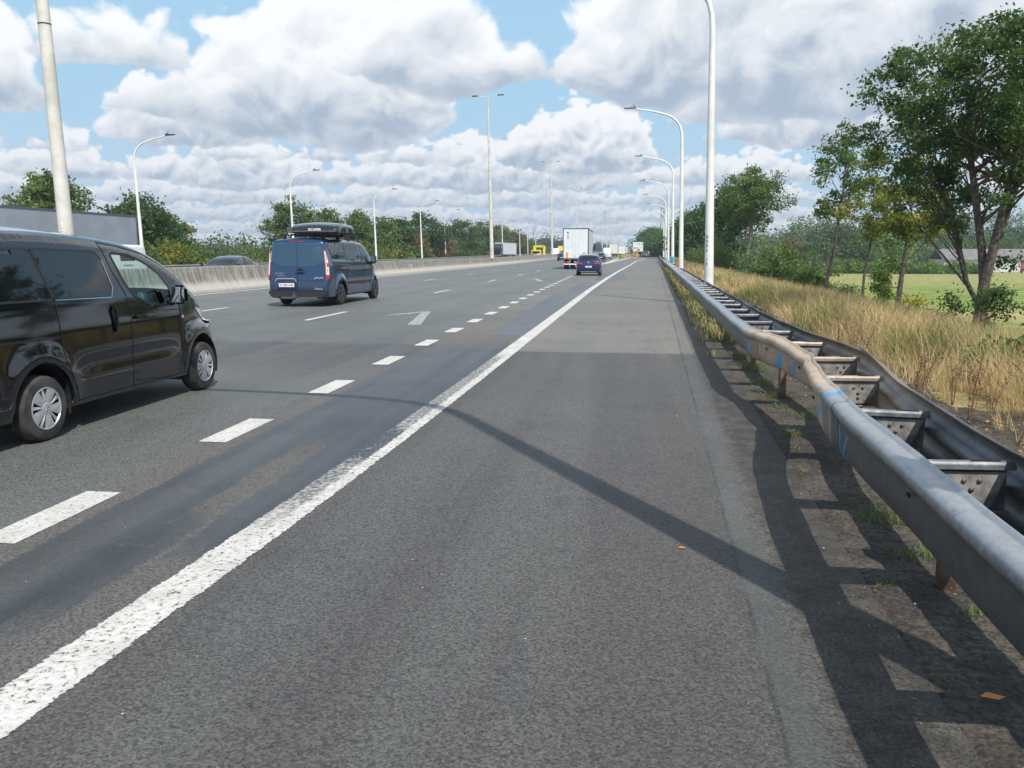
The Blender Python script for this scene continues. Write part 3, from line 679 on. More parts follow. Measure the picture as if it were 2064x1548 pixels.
def build_mast(y, x, i):
    labels = ['tall pale tapered mast rising behind the gray trailer, nearest in the median', 'tall double-armed lamp mast standing in the median left of the white truck', 'double-armed lamp mast in the median just left of the white trailer', 'double-armed mast whose top shows above the roof of the white trailer', 'slim double-armed mast above the right part of the white trailer roof']
    root = empty('lamp_mast', (x, y, zr(y) + (.95 if y < 400 else .5))); root.rotation_euler = (0, LEAN, 0)
    tag(root, labels[i] if i < 5 else 'thin distant lamp mast in the row over the far traffic', 'lamp mast', 'tall lamp masts in the median')
    hh = 21.4; MB().tube([(0, 0, 0), (0, 0, hh * .5), (0, 0, hh)], [.235, .175, .09] if y < 60 else [.27, .19, .09], 16).build('pole', M_mast, root, smooth=True)
    if y < 600:
        for s in (-1, 1):
            MB().tube([(0, 0, hh - .2), (s * .5, 0, hh - .05), (s * 1.4, 0, hh + .12)], [.05, .05, .04], 8).build('arm', M_mast, root, smooth=True)
            MB().box((s * 1.75, 0, hh + .16), (.85, .32, .11)).build('lamp_head', M_dark, root, bevel=.03)
    if y < 60:
        cy = -.325
        MB().tube([(0, 0, 7.7), (0, 0, 7.74)], [.197, .197], 16).build('joint_ring', M_dark, root)
        for k_, ch in enumerate('17186'): text_mesh(ch, .28, 'number', mat('number_paint', (.78, .77, .7), .6), root, (.05, -.222 - k_ * .002, 1.55 - .27 * k_), (R(90), 0, R(12)), .004)
for i, (yy, mx) in enumerate([(24.9, -17.8), (113, None), (197, None), (281, None), (365, None), (449, None), (533, None), (617, None), (700, None), (785, None), (870, None)]):
    px_b = {113: 991.6, 197: 1113, 281: 1163, 365: 1189, 449: 1214, 533: 1223, 617: 1229, 700: 1234, 785: 1238, 870: 1242}
    x = mx if mx else at(px_b[yy], 511, yy).x
    build_mast(yy, x, i)
ARM = [(0, 8.1), (0, 8.35), (-.03, 8.75), (-.12, 9.07), (-.30, 9.36), (-.55, 9.58), (-.85, 9.75), (-1.26, 9.88), (-1.9, 10.03), (-2.7, 10.18)]
def build_lamp(x, y, side, z0, label, detail):
    root = empty('street_lamp', (x, y, z0)); root.rotation_euler = (0, LEAN, 0)
    tag(root, label, 'street lamp', 'curved street lamps along the roadside')
    pts = [(0, 0, -.5), (0, 0, 4)] + [(-side * a, 0, b) for a, b in ARM]
    rad = [.155, .12] + [.085, .082, .078, .072, .066, .06, .055, .05, .045, .04]
    MB().tube(pts, rad, 14).build('pole', M_polec, root, smooth=True)
    h = MB(); h.box((side * 3.02, 0, 10.235), (.72, .24, .07)); h.box((side * 2.86, 0, 10.27), (.34, .16, .06)); ob = h.build('lamp_head', M_dark if side > 0 else M_galv, root, bevel=.02)
    MB().box((side * 2.80, 0, 10.36), (.06, .06, .09)).build('sensor', M_dark, root)
    return root
lab_r = {0: 'street lamp level with the camera on the right, casting the long bent shadow', 1: 'nearest curved street lamp on the right, its arm cut by the top edge', 2: 'second curved street lamp on the right, full arm visible at the top', 3: 'third curved street lamp on the right with a small blue plate near its foot', 4: 'fourth curved street lamp of the right-hand row'}
for n_ in range(0, 9):
    yy = 2.0 + 24.4 * n_; xx = {0: 1.98, 1: at(1433.5, 470, 26.4).x, 2: at(1375, 480, 50.8).x, 3: at(1357.5, 480, 75.2).x, 4: at(1348.5, 480, 99.6).x, 5: at(1343, 480, 124).x}.get(n_, rl(yy) + 1.0)
    build_lamp(xx, yy, -1, zr(yy) - .08, lab_r.get(n_, 'small far curved street lamp at the end of the right-hand row'), n_ < 4)
lab_l = ['nearest curved street lamp left, rising behind the white van beyond the median', 'curved street lamp on the left rising behind the roof box of the blue van', 'curved street lamp on the left just right of the blue van mirror', 'fourth curved street lamp of the left row, before the dark green trees', 'fifth curved street lamp of the left row', 'curved street lamp of the left row above the dark truck']
for n_, (px_, tip) in enumerate([(284.5, 258), (591, 336), (757, 377), (849.5, 403), (897.5, 423), (1013, 447), (1048, 452), (1064, 462), (1080, 470)]):
    dd_ = 9.0 * FPX / (511 - tip) if n_ < 5 else [0, 0, 0, 0, 0, 226, 253, 280, 307][n_]
    p_ = at(px_, 480, dd_); build_lamp(p_.x + .06, dd_, 1, zr(dd_) - .06 if n_ < 5 else zr(dd_) - .3, lab_l[n_] if n_ < 6 else 'thin far curved street lamp at the end of the left row', n_ < 3)
# number stickers and plate on lamps of the right row
def extras():
    lamps = [o for o in bpy.data.objects if o.name.startswith('street_lamp')]
    l1 = lamps[1]
    for k_ in range(7): text_mesh('B403 15'[k_], .12, 'number', M_dark, l1, (-.08, -.125, 2.2 - .14 * k_), (R(90), 0, R(-30)), .002)
    l3 = lamps[3]; MB().box((-.05, -.16, 1.15), (.30, .02, .5)).build('blue_plate', mat('sign_blue', (.02, .30, .42), .4), l3)
extras()

# ------------------------------------------------------------------ far signs, towers
def post_sign():
    p = at(1280.5, 500, 214); z = zr(214); root = tag(empty('nose_sign', (p.x, 214, z)), 'round red and white lane-split sign on yellow posts at the nose of the exit', 'traffic sign')
    zc = p.z - z + .0
    MB().lathe([(0, 0), (0, .62), (.04, .62), (.04, 0)], 'y', (0, 0, zc), 28).build('disc', M_white, root)
    for s in (-1, 1): MB().prism([(s * .08, zc - .34), (s * .08, zc + .34), (s * .48, zc)], 'xz', -.012, -.004).build('red_triangle', mat('sign_red', (.55, .02, .02), .4), root)
    for s in (-.35, .25, .6): MB().tube([(s, .1, 0), (s, .1, zc - .4)], .07, 8).build('post', mat('post_yellow', (.75, .45, .04), .5), root)
post_sign()
def panel_sign():
    p0 = at(1276, 488, 232); p1 = at(1296, 507, 232); z = zr(232); c = (p0 + p1) / 2; root = tag(empty('direction_panel', (c.x, 232, z)), 'big pale panel with dark green marks beside the exit, behind the round sign', 'road sign')
    w, h = p1.x - p0.x, p0.z - p1.z; zc = c.z - z
    MB().box((0, 0, zc), (w, .08, h)).build('panel', mat('panel_white', (.62, .68, .62), .5), root, bevel=.02)
    g_ = mat('panel_green', (.06, .13, .11), .5)
    text_mesh('N 4', h * .36, 'route_number', g_, root, (w * .2, -.045, zc + h * .26), (R(90), 0, 0))
    for bx, bw in ((-.05, .10), (.10, .06), (.20, .12)): MB().box((w * bx + w * .08, -.043, zc - h * .10), (w * bw * .8, .01, h * .05)).build('faded_lettering', g_, root)
    MB().prism([(-w * .2, zc - h * .42), (w * .22, zc - h * .42), (w * .2, zc - h * .3), (0, zc - h * .16), (-w * .1, zc - h * .3)], 'xz', -.05, -.042).build('arrow', g_, root)
    for s in (-1, 1): MB().tube([(s * w * .35, .1, -.4), (s * w * .35, .1, zc + h * .3)], .07, 8).build('post', M_galv, root)
panel_sign()
def gantry():
    y = 330; p0 = at(1269, 482, y); p1 = at(1277, 491, y); q0 = at(1277, 482, y); q1 = at(1287, 492, y); z = zr(y)
    root = tag(empty('blue_sign_gantry', (p0.x, y, z)), 'blue motorway sign boards on a frame over the far road', 'road sign')
    for (a, b, m) in ((p0, p1, mat('gantry_blue', (.03, .25, .42), .4)), (q0, q1, mat('gantry_pale', (.35, .55, .68), .5))):
        c = (a + b) / 2; o = MB().box((c.x - p0.x, 0, c.z - z), (b.x - a.x - .1, .1, a.z - b.z)).build('board', m, root)
        text_mesh('E40' if a is p0 else 'R4', .8, 'lettering', M_white, root, (c.x - p0.x, -.07, c.z - z), (R(90), 0, 0))
    MB().tube([(-.5, .2, p0.z - z + .2), (q1.x - p0.x + 1.5, .2, p0.z - z + .2)], .12, 8).build('beam', M_galv, root)
    for xx in (-.5, q1.x - p0.x + 1.5): MB().tube([(xx, .2, -.5), (xx, .2, p0.z - z + .2)], .15, 8).build('upright', M_galv, root)
gantry()
def round_sign():
    p = at(1343, 504.5, 150); z = zr(150); root = tag(empty('round_sign', (p.x, 150, z - .3)), 'small round red-rimmed sign half hidden behind the right lamp posts', 'traffic sign')
    zc = p.z - z + .3; MB().lathe([(0, 0), (0, .45), (.03, .45), (.03, 0)], 'y', (0, 0, zc), 24).build('disc', M_white, root)
    MB().lathe([(-.01, .30), (-.01, .44), (-.004, .44), (-.004, .30)], 'y', (0, 0, zc), 24).build('red_rim', mat('sign_red'), root)
    MB().tube([(0, .05, 0), (0, .05, zc + .3)], .04, 8).build('post', M_galv, root)
round_sign()
def lattice(px_, top, w_, Y, label, boxes):
    z = 0; p = at(px_, 511, Y); zt = at(px_, top, Y).z; root = tag(empty('telecom_mast', (p.x, Y, 0)), label, 'telecom mast'); mb = MB(); w = w_
    for (sx, sy) in ((-1, -1), (1, -1), (1, 1), (-1, 1)): mb.tube([(sx * w, sy * w, -3), (sx * w * .45, sy * w * .45, zt)], .12, 5)
    n = 16; zs = [i * zt / n for i in range(n + 1)]
    for i in range(n):
        a = w * (1 - .55 * i / n); b = w * (1 - .55 * (i + 1) / n); s = 1 if i % 2 else -1
        mb.tube([(-a * s, -a, zs[i]), (b * s, -b, zs[i + 1])], .07, 4); mb.tube([(a, -a * s, zs[i]), (b, b * s, zs[i + 1])], .07, 4)
    mb.build('lattice', mat('mast_grey', (.11, .12, .13), .6), root)
    for (bx, bz, sx, sz) in boxes: MB().box((bx, -.8, bz * zt), (sx, .5, sz)).build('antenna', mat('antenna_grey', (.42, .45, .48), .5), root, bevel=.05)
lattice(1077.5, 457, 1.6, 640, 'grey telecom mast with antennas above the yellow truck', [(-1.2, .97, 1.0, 2.4), (1.2, .97, 1.0, 2.4), (1.5, .75, 2.4, 2.6), (-1.6, .75, 1.2, 1.4), (1.9, .50, 4.5, 1.1), (1.9, .38, 4.5, 1.0), (-3.2, .45, .8, 4.5), (1.4, .25, 5, 1)])
lattice(1333.5, 418, .9, 300, 'dark slender telecom mast rising over the trees behind the right lamp posts', [(.6, .97, .5, 1.6), (-.6, .9, .5, 1.6), (.7, .8, .5, 1.6), (-.6, .72, .5, 1.4)])
# ------------------------------------------------------------------ vehicles
def paint(name, c, metal=.3, rough=.28):
    def f(n, p):
        v = n.noise(n.obj(), 1.3, 3, .5); put(n, p, 'Roughness', n.ramp(v, .3, .7, rough * .8, rough * 1.25))
        put(n, p, 'Normal', n.bump(n.noise(n.obj(), 2.2, 1, .5), .12, .02))
    return mat(name, c, rough, metal, 1.0, f)
def ipoly(poly, x, y):
    """inside test, vectorised"""
    x = np.asarray(x); y = np.asarray(y); c = np.zeros(x.shape, bool); n = len(poly)
    for i in range(n):
        (xa, ya), (xb, yb) = poly[i], poly[(i + 1) % n]
        if ya == yb: continue
        c ^= ((ya > y) != (yb > y)) & (x < (xb - xa) * (y - ya) / (yb - ya) + xa)
    return c
def dist_line(pts, x, y):
    d = np.full(np.shape(x), 1e9)
    for (xa, ya), (xb, yb) in zip(pts, pts[1:]):
        vx, vy = xb - xa, yb - ya; L = vx * vx + vy * vy
        if L == 0: continue
        t = np.clip(((x - xa) * vx + (y - ya) * vy) / L, 0, 1); d = np.minimum(d, np.hypot(x - xa - t * vx, y - ya - t * vy))
    return d
def dens(pts, step):
    out = []
    for (a, b) in zip(pts, pts[1:]):
        L = math.hypot(b[0] - a[0], b[1] - a[1]); k = max(1, int(math.ceil(L / step)))
        out += [(a[0] + (b[0] - a[0]) * i / k, a[1] + (b[1] - a[1]) * i / k) for i in range(k)]
    return out + [tuple(pts[-1])]
def smooth_line(pts, it=2):
    for _ in range(it):
        q = [pts[0]]
        for a, b in zip(pts, pts[1:]): q += [(a[0] * .75 + b[0] * .25, a[1] * .75 + b[1] * .25), (a[0] * .25 + b[0] * .75, a[1] * .25 + b[1] * .75)]
        pts = q + [pts[-1]]
    return pts
def round_poly(pts, r, k=5):
    out = []; n = len(pts)
    for i in range(n):
        p = Vector(pts[i]); a = Vector(pts[i - 1]); b = Vector(pts[(i + 1) % n]); rr = min(r, (a - p).length * .45, (b - p).length * .45)
        s = p + (a - p).normalized() * rr; e = p + (b - p).normalized() * rr
        for j in range(k + 1): t = j / k; q = s * (1 - t) ** 2 + p * 2 * t * (1 - t) + e * t * t; out.append((q.x, q.y))
    return out
def thick(line, w):
    L = [Vector(p) for p in line]; a = []; b = []
    for i, p in enumerate(L):
        t = (L[min(i + 1, len(L) - 1)] - L[max(i - 1, 0)]).normalized(); n = Vector((-t.y, t.x)) * w / 2; a.append(tuple(p + n)); b.append(tuple(p - n))
    return a + b[::-1]
class Body:
    """a car body: side panels lifted from their outline in side view, joined across by the roof, screens, nose and tail"""
    def __init__(s, outer, W, r, wheels, arch_r, sill, crown=.05, step=.06, holes=(), wz=.30):
        s.outer = dens(smooth_line(outer, 2), step); s.W = W; s.r = r; s.crown = crown; s.holes = [list(h) for h in holes]; s.step = step
        f, b = s.outer[0], s.outer[-1]; bottom = []
        def arc(c, zc):
            hw = math.sqrt(max(arch_r ** 2 - (sill - zc) ** 2, 0)); a0 = math.atan2(sill - zc, -hw); a1 = math.atan2(sill - zc, hw); k = 14
            if a0 < 0: a0 += 2 * math.pi
            return [(c + arch_r * math.cos(a0 + (a1 - a0) * i / k), zc + arch_r * math.sin(a0 + (a1 - a0) * i / k)) for i in range(k + 1)]
        for c in sorted(wheels): bottom += arc(c, wz)
        s.bottom = bottom; s.poly = s.outer + [(b[0], b[1])] + bottom
        s.wheels = wheels; s.arch_r = arch_r; s.gap = None
    def w(s, y, z):
        y = np.asarray(y, float); z = np.asarray(z, float); d = dist_line(s.outer, y, z); t = np.clip(d / s.r, 0, 1)
        return s.W(y, z) - s.r * (1 - np.sqrt(np.clip(1 - (1 - t) ** 2, 0, 1))) * .8
    def lift(s, poly, off, side, step=None, inner=()):
        step = step or s.step; P = np.array(poly); P = [tuple(p) for p in dens(list(map(tuple, poly)) + [tuple(poly[0])], step)[:-1]]
        V = list(P); E = [(i, (i + 1) % len(P)) for i in range(len(P))]
        for h in inner:
            hh = dens(list(h) + [h[0]], step)[:-1]; b = len(V); V += hh; E += [(b + i, b + (i + 1) % len(hh)) for i in range(len(hh))]
        x0, z0 = np.min(P, 0); x1, z1 = np.max(P, 0)
        gx, gz = np.meshgrid(np.arange(x0 + step / 2, x1, step), np.arange(z0 + step / 2, z1, step)); gx = gx.ravel(); gz = gz.ravel(); gx = gx + (np.arange(len(gx)) % 2) * step * .1
        ok = ipoly(P, gx, gz) & (dist_line(P + [P[0]], gx, gz) > step * .35)
        for h in inner: ok &= ~ipoly(h, gx, gz) & (dist_line(list(h) + [h[0]], gx, gz) > step * .3)
        V += list(zip(gx[ok].tolist(), gz[ok].tolist()))
        if poly is s.poly:   # extra rows of points along the rounded rim
            O = np.array(s.outer); T = np.gradient(O, axis=0); T /= np.linalg.norm(T, axis=1)[:, None] + 1e-9; N = np.stack([-T[:, 1], T[:, 0]], 1)
            cen = O.mean(0); sg = np.sign(((cen - O) * N).sum(1)); N = N * np.sign(sg.sum())
            for dd in (.004, .018, .045, .09):
                q = O[1:-1] + N[1:-1] * dd * s.r / .1; okq = ipoly(P, q[:, 0], q[:, 1]) & (dist_line(P + [P[0]], q[:, 0], q[:, 1]) > dd * s.r / .1 * .7)
                for h in inner: okq &= ~ipoly(h, q[:, 0], q[:, 1])
                V += [tuple(map(float, v)) for v in q[okq]]
        r_ = delaunay_2d_cdt([Vector(v) for v in V], E, [], 0, 1e-5, False); vv = np.array([tuple(v) for v in r_[0]]); ff = np.array([f for f in r_[2] if len(f) == 3])
        c = vv[ff].mean(1); ok = ipoly(P, c[:, 0], c[:, 1])
        for h in inner: ok &= ~ipoly(h, c[:, 0], c[:, 1])
        ff = ff[ok]; wv = s.w(vv[:, 0], vv[:, 1]) + off
        X = side * wv; tri = np.array(ff); 
        a, b_, c_ = vv[tri[:, 0]], vv[tri[:, 1]], vv[tri[:, 2]]; cr = (b_[:, 0] - a[:, 0]) * (c_[:, 1] - a[:, 1]) - (b_[:, 1] - a[:, 1]) * (c_[:, 0] - a[:, 0])
        flip = (cr > 0) != (side > 0); tri[flip] = tri[flip][:, ::-1]
        return [(float(x), float(v[0]), float(v[1])) for x, v in zip(X, vv)], [tuple(map(int, f)) for f in tri]
    def strip(s, i0=0, i1=None, x0=-1., x1=1., off=0., nx=12):
        i1 = len(s.outer) - 1 if i1 is None else i1; O = np.array(s.outer); T = np.gradient(O, axis=0); T /= np.linalg.norm(T, axis=1)[:, None] + 1e-9
        N = np.stack([T[:, 1], -T[:, 0]], 1); cen = O.mean(0); N = N * (1 if ((O - cen) * N).sum() > 0 else -1)
        wb = s.w(O[:, 0], O[:, 1]); V = []; F = []
        for i in range(i0, i1 + 1):
            for k in range(nx + 1):
                t = x0 + (x1 - x0) * k / nx; p = O[i] + N[i] * (s.crown * (1 - t * t) + off); V.append((t * wb[i], p[0], p[1]))
        n = nx + 1
        for j in range(i1 - i0):
            for k in range(nx):
                tm = x0 + (x1 - x0) * (k + .5) / nx
                if off == 0 and s.gap and s.gap[0] <= i0 + j < s.gap[1] and abs(tm) < s.gap[2]: continue
                q = j * n + k; F.append((q, q + 1, q + n + 1, q + n))
        return V, F
    def idx(s, y, z): return int(np.argmin([math.hypot(a - y, b - z) for a, b in s.outer]))
    def shell(s, m, parent, inner_m=None):
        mb = MB()
        for sd in (-1, 1): mb.add(*s.lift(s.poly, 0, sd, inner=s.holes))
        mb.add(*s.strip()); o = mb.build('body', m, parent)
        bm = bmesh.new(); bm.from_mesh(o.data); bmesh.ops.remove_doubles(bm, verts=bm.verts, dist=.002); bmesh.ops.recalc_face_normals(bm, faces=bm.faces)
        for f in bm.faces: f.smooth = True
        bm.to_mesh(o.data); bm.free(); return o
    def panel(s, name, poly, m, parent, off=.004, sides=(1,), step=None):
        for sd in sides:
            mb = MB(); mb.add(*s.lift(list(map(tuple, poly)), off, sd, step)); o = mb.build(name, m, parent)
            for f in o.data.polygons: f.use_smooth = True
        return o
    def seam(s, line, parent, sides=(1,), w=.009, m=None, name='panel_gap', off=.0035): return s.panel(name, thick(dens(line, .05), w), m or M_black, parent, off, sides, .05)
    def screen(s, name, pa, pb, x0, x1, m, parent, off=.005):
        i, j = sorted((s.idx(*pa), s.idx(*pb))); mb = MB(); mb.add(*s.strip(i, j, x0, x1, off)); o = mb.build(name, m, parent)
        for f in o.data.polygons: f.use_smooth = True
        return o
    def tail(s, name, poly, m, parent, off=.004, rear=True, step=.08):
        """polygon (x, z) laid on the rear (or nose) of the body"""
        P = dens(list(poly) + [poly[0]], step)[:-1]; n = len(P); x0, z0 = np.min(P, 0); x1, z1 = np.max(P, 0)
        gx, gz = np.meshgrid(np.arange(x0 + step / 2, x1, step), np.arange(z0 + step / 2, z1, step)); gx = gx.ravel(); gz = gz.ravel(); ok = ipoly(P, gx, gz) & (dist_line(P + [P[0]], gx, gz) > step * .3)
        V = P + list(zip(gx[ok].tolist(), gz[ok].tolist())); r_ = delaunay_2d_cdt([Vector(v) for v in V], [(i, (i + 1) % n) for i in range(n)], [], 0, 1e-5, False)
        vv = np.array([tuple(v) for v in r_[0]]); ff = np.array([f for f in r_[2] if len(f) == 3]); c = vv[ff].mean(1); ff = ff[ipoly(P, c[:, 0], c[:, 1])]
        mid = np.mean([p[0] for p in s.outer]); half = [p for p in s.outer if (p[0] < mid) == rear]; half.sort(key=lambda p: p[1])
        zz = [p[1] for p in half]; yy = [p[0] for p in half]; sg = -1 if rear else 1; out = []
        for (x, z) in vv:
            y = float(np.interp(z, zz, yy)); wb = float(s.w(y, z)); out.append((x, y + sg * (s.crown * (1 - min(1, (x / wb) ** 2)) + off), z))
        return MB().add(out, [tuple(map(int, f)) for f in ff]).build(name, m, parent)
def wheel(parent, x, y, r, wd, side, style='cover', spin=0.):
    t = MB(); rr = r * .66
    t.lathe([(-wd / 2, rr), (-wd * .52, r * .80), (-wd * .47, r * .93), (-wd * .36, r * .985), (-wd * .12, r), (wd * .12, r), (wd * .36, r * .985), (wd * .47, r * .93), (wd * .52, r * .80), (wd / 2, rr), (wd * .40, rr * .97)], 'x', (0, 0, 0), 40)
    o = t.build('wheel', M_tyre, parent, smooth=True, loc=(x, y, r)); o.rotation_euler = (spin, 0, 0)
    q = side * wd / 2; b = MB()
    b.lathe([(q * .45, 0), (q * .45, rr * .9), (q * .55, rr)], 'x', (0, 0, 0), 32).build('brake_backing', M_black, o)
    h = MB()
    if style == 'cover':
        h.lathe([(q * .92, rr * .985), (q * 1.05, rr * .975), (q * 1.06, rr * .93), (q * .96, rr * .90), (q * .90, rr * .91)], 'x', (0, 0, 0), 40)
        h.lathe([(q * 1.02, 0), (q * 1.04, rr * .10), (q * 1.04, rr * .24), (q * .98, rr * .30), (q * .7, rr * .33)], 'x', (0, 0, 0), 28)
        for i in range(10):
            a = 2 * math.pi * i / 10; big = i % 2 == 0; w0, w1 = (.13, .30) if big else (.045, .085); r0, r1 = rr * .26, rr * (.94 if big else .88)
            ca, sa = math.cos(a), math.sin(a)
            def P(rad, tan, xx): return (xx, rad * ca - tan * sa, rad * sa + tan * ca)
            q0, q1 = q * 1.0, q * (1.02 if big else .94); vs = [P(r0, -w0 * rr, q0), P(r0, w0 * rr, q0), P(r1, w1 * rr, q1), P(r1 * 1.02, 0, q1), P(r1, -w1 * rr, q1)]
            vb = [P(r0, -w0 * rr, q0 * .7), P(r0, w0 * rr, q0 * .7), P(r1, w1 * rr * .9, q1 * .7), P(r1, 0, q1 * .7), P(r1, -w1 * rr * .9, q1 * .7)]
            mid = [P((r0 + r1) / 2, 0, q * 1.06)]
            h.add(vs + vb + mid, [(0, 1, 10), (1, 2, 10), (2, 3, 10), (3, 4, 10), (4, 0, 10), (0, 5, 6, 1), (1, 6, 7, 2), (2, 7, 8, 3), (3, 8, 9, 4), (4, 9, 5, 0)])
        hc = h.build('hubcap', M_alloy, o)
        e = MB(); e.lathe([(q * 1.045, rr * .085), (q * 1.065, rr * .10), (q * 1.065, rr * .125), (q * 1.045, rr * .14)], 'x', (0, 0, 0), 20); e.box((q * 1.055, 0, 0), (.006, rr * .3, rr * .055)); e.build('emblem', M_chrome, o)
    else:
        h.lathe([(q * .9, rr), (q * 1.0, rr * .97), (q * .95, rr * .9), (q * .6, rr * .88)], 'x', (0, 0, 0), 32)
        for i in range(5):
            a = 2 * math.pi * i / 5
            for s_ in (-.16, .16):
                ca, sa = math.cos(a + s_), math.sin(a + s_); h.tube([(q * .8, rr * .12 * ca, rr * .12 * sa), (q * .97, rr * .5 * ca, rr * .5 * sa), (q * .98, rr * .93 * math.cos(a + s_ * 1.6), rr * .93 * math.sin(a + s_ * 1.6))], [rr * .10, rr * .07, rr * .065], 6)
        h.lathe([(q * .95, 0), (q * .95, rr * .17), (q * .8, rr * .2)], 'x', (0, 0, 0), 20)
        h.build('rim', M_alloy if style == 'alloy' else mat('dark_alloy', (.10, .10, .105), .3, .7), o, smooth=True)
    return o
def wheels4(root, hw, ys, r, wd, style, simple=False):
    rs = random.Random(3)
    for sx in (-1, 1):
        for y in ys:
            if simple: MB().lathe([(-wd / 2, 0), (-wd / 2, r * .6), (-wd / 2, r * .95), (-wd * .4, r), (wd * .4, r), (wd / 2, r * .95), (wd / 2, r * .6), (wd / 2, 0)], 'x', (0, 0, 0), 20).build('wheel', M_tyre, root, smooth=True, loc=(sx * (hw - wd / 2), y, r))
            else: wheel(root, sx * (hw - wd / 2), y, r, wd, sx, style, rs.uniform(0, 3))
def underbody(b, root, hw, z0, z1, y0, y1):
    mb = MB(); mb.box((0, (y0 + y1) / 2, (z0 + z1) / 2), (hw * 2 - .42, y1 - y0, z1 - z0)); mb.build('underbody', M_black, root)
def arches(b, root, hw, ys, r, zc):
    for y in ys:
        for sx in (-1, 1):
            mb = MB(); k = 16; V = []; F = []
            for i in range(k + 1):
                a = -.35 + (math.pi + .7) * i / k
                for x in (hw - .025, hw - .33): V.append((sx * x, y + r * math.cos(a), zc + r * math.sin(a)))
            for i in range(k): F.append((2 * i, 2 * i + 1, 2 * i + 3, 2 * i + 2))
            n = len(V); V.append((sx * (hw - .33), y, zc)); F += [(n, 2 * i + 1, 2 * i + 3) for i in range(k)]
            mb.add(V, F).build('wheel_housing', M_black, root)
def plate(txt, root, loc, w=.5, h=.11, rz=0., small=.075):
    o = MB().box((0, 0, 0), (w, .012, h)).build('number_plate', mat('plate_white', (.68, .69, .70), .4), root, bevel=.003, loc=loc); o.rotation_euler = (0, 0, rz)
    text_mesh(txt, small, 'plate_number', mat('plate_red', (.22, .02, .03), .5), o, (.018, -.008, -.002), (R(90), 0, 0), .001, 1.0)
    MB().box((-w / 2 + .022, -.0075, 0), (.036, .003, h * .92)).build('blue_band', mat('plate_blue', (.02, .06, .40), .4), o); return o

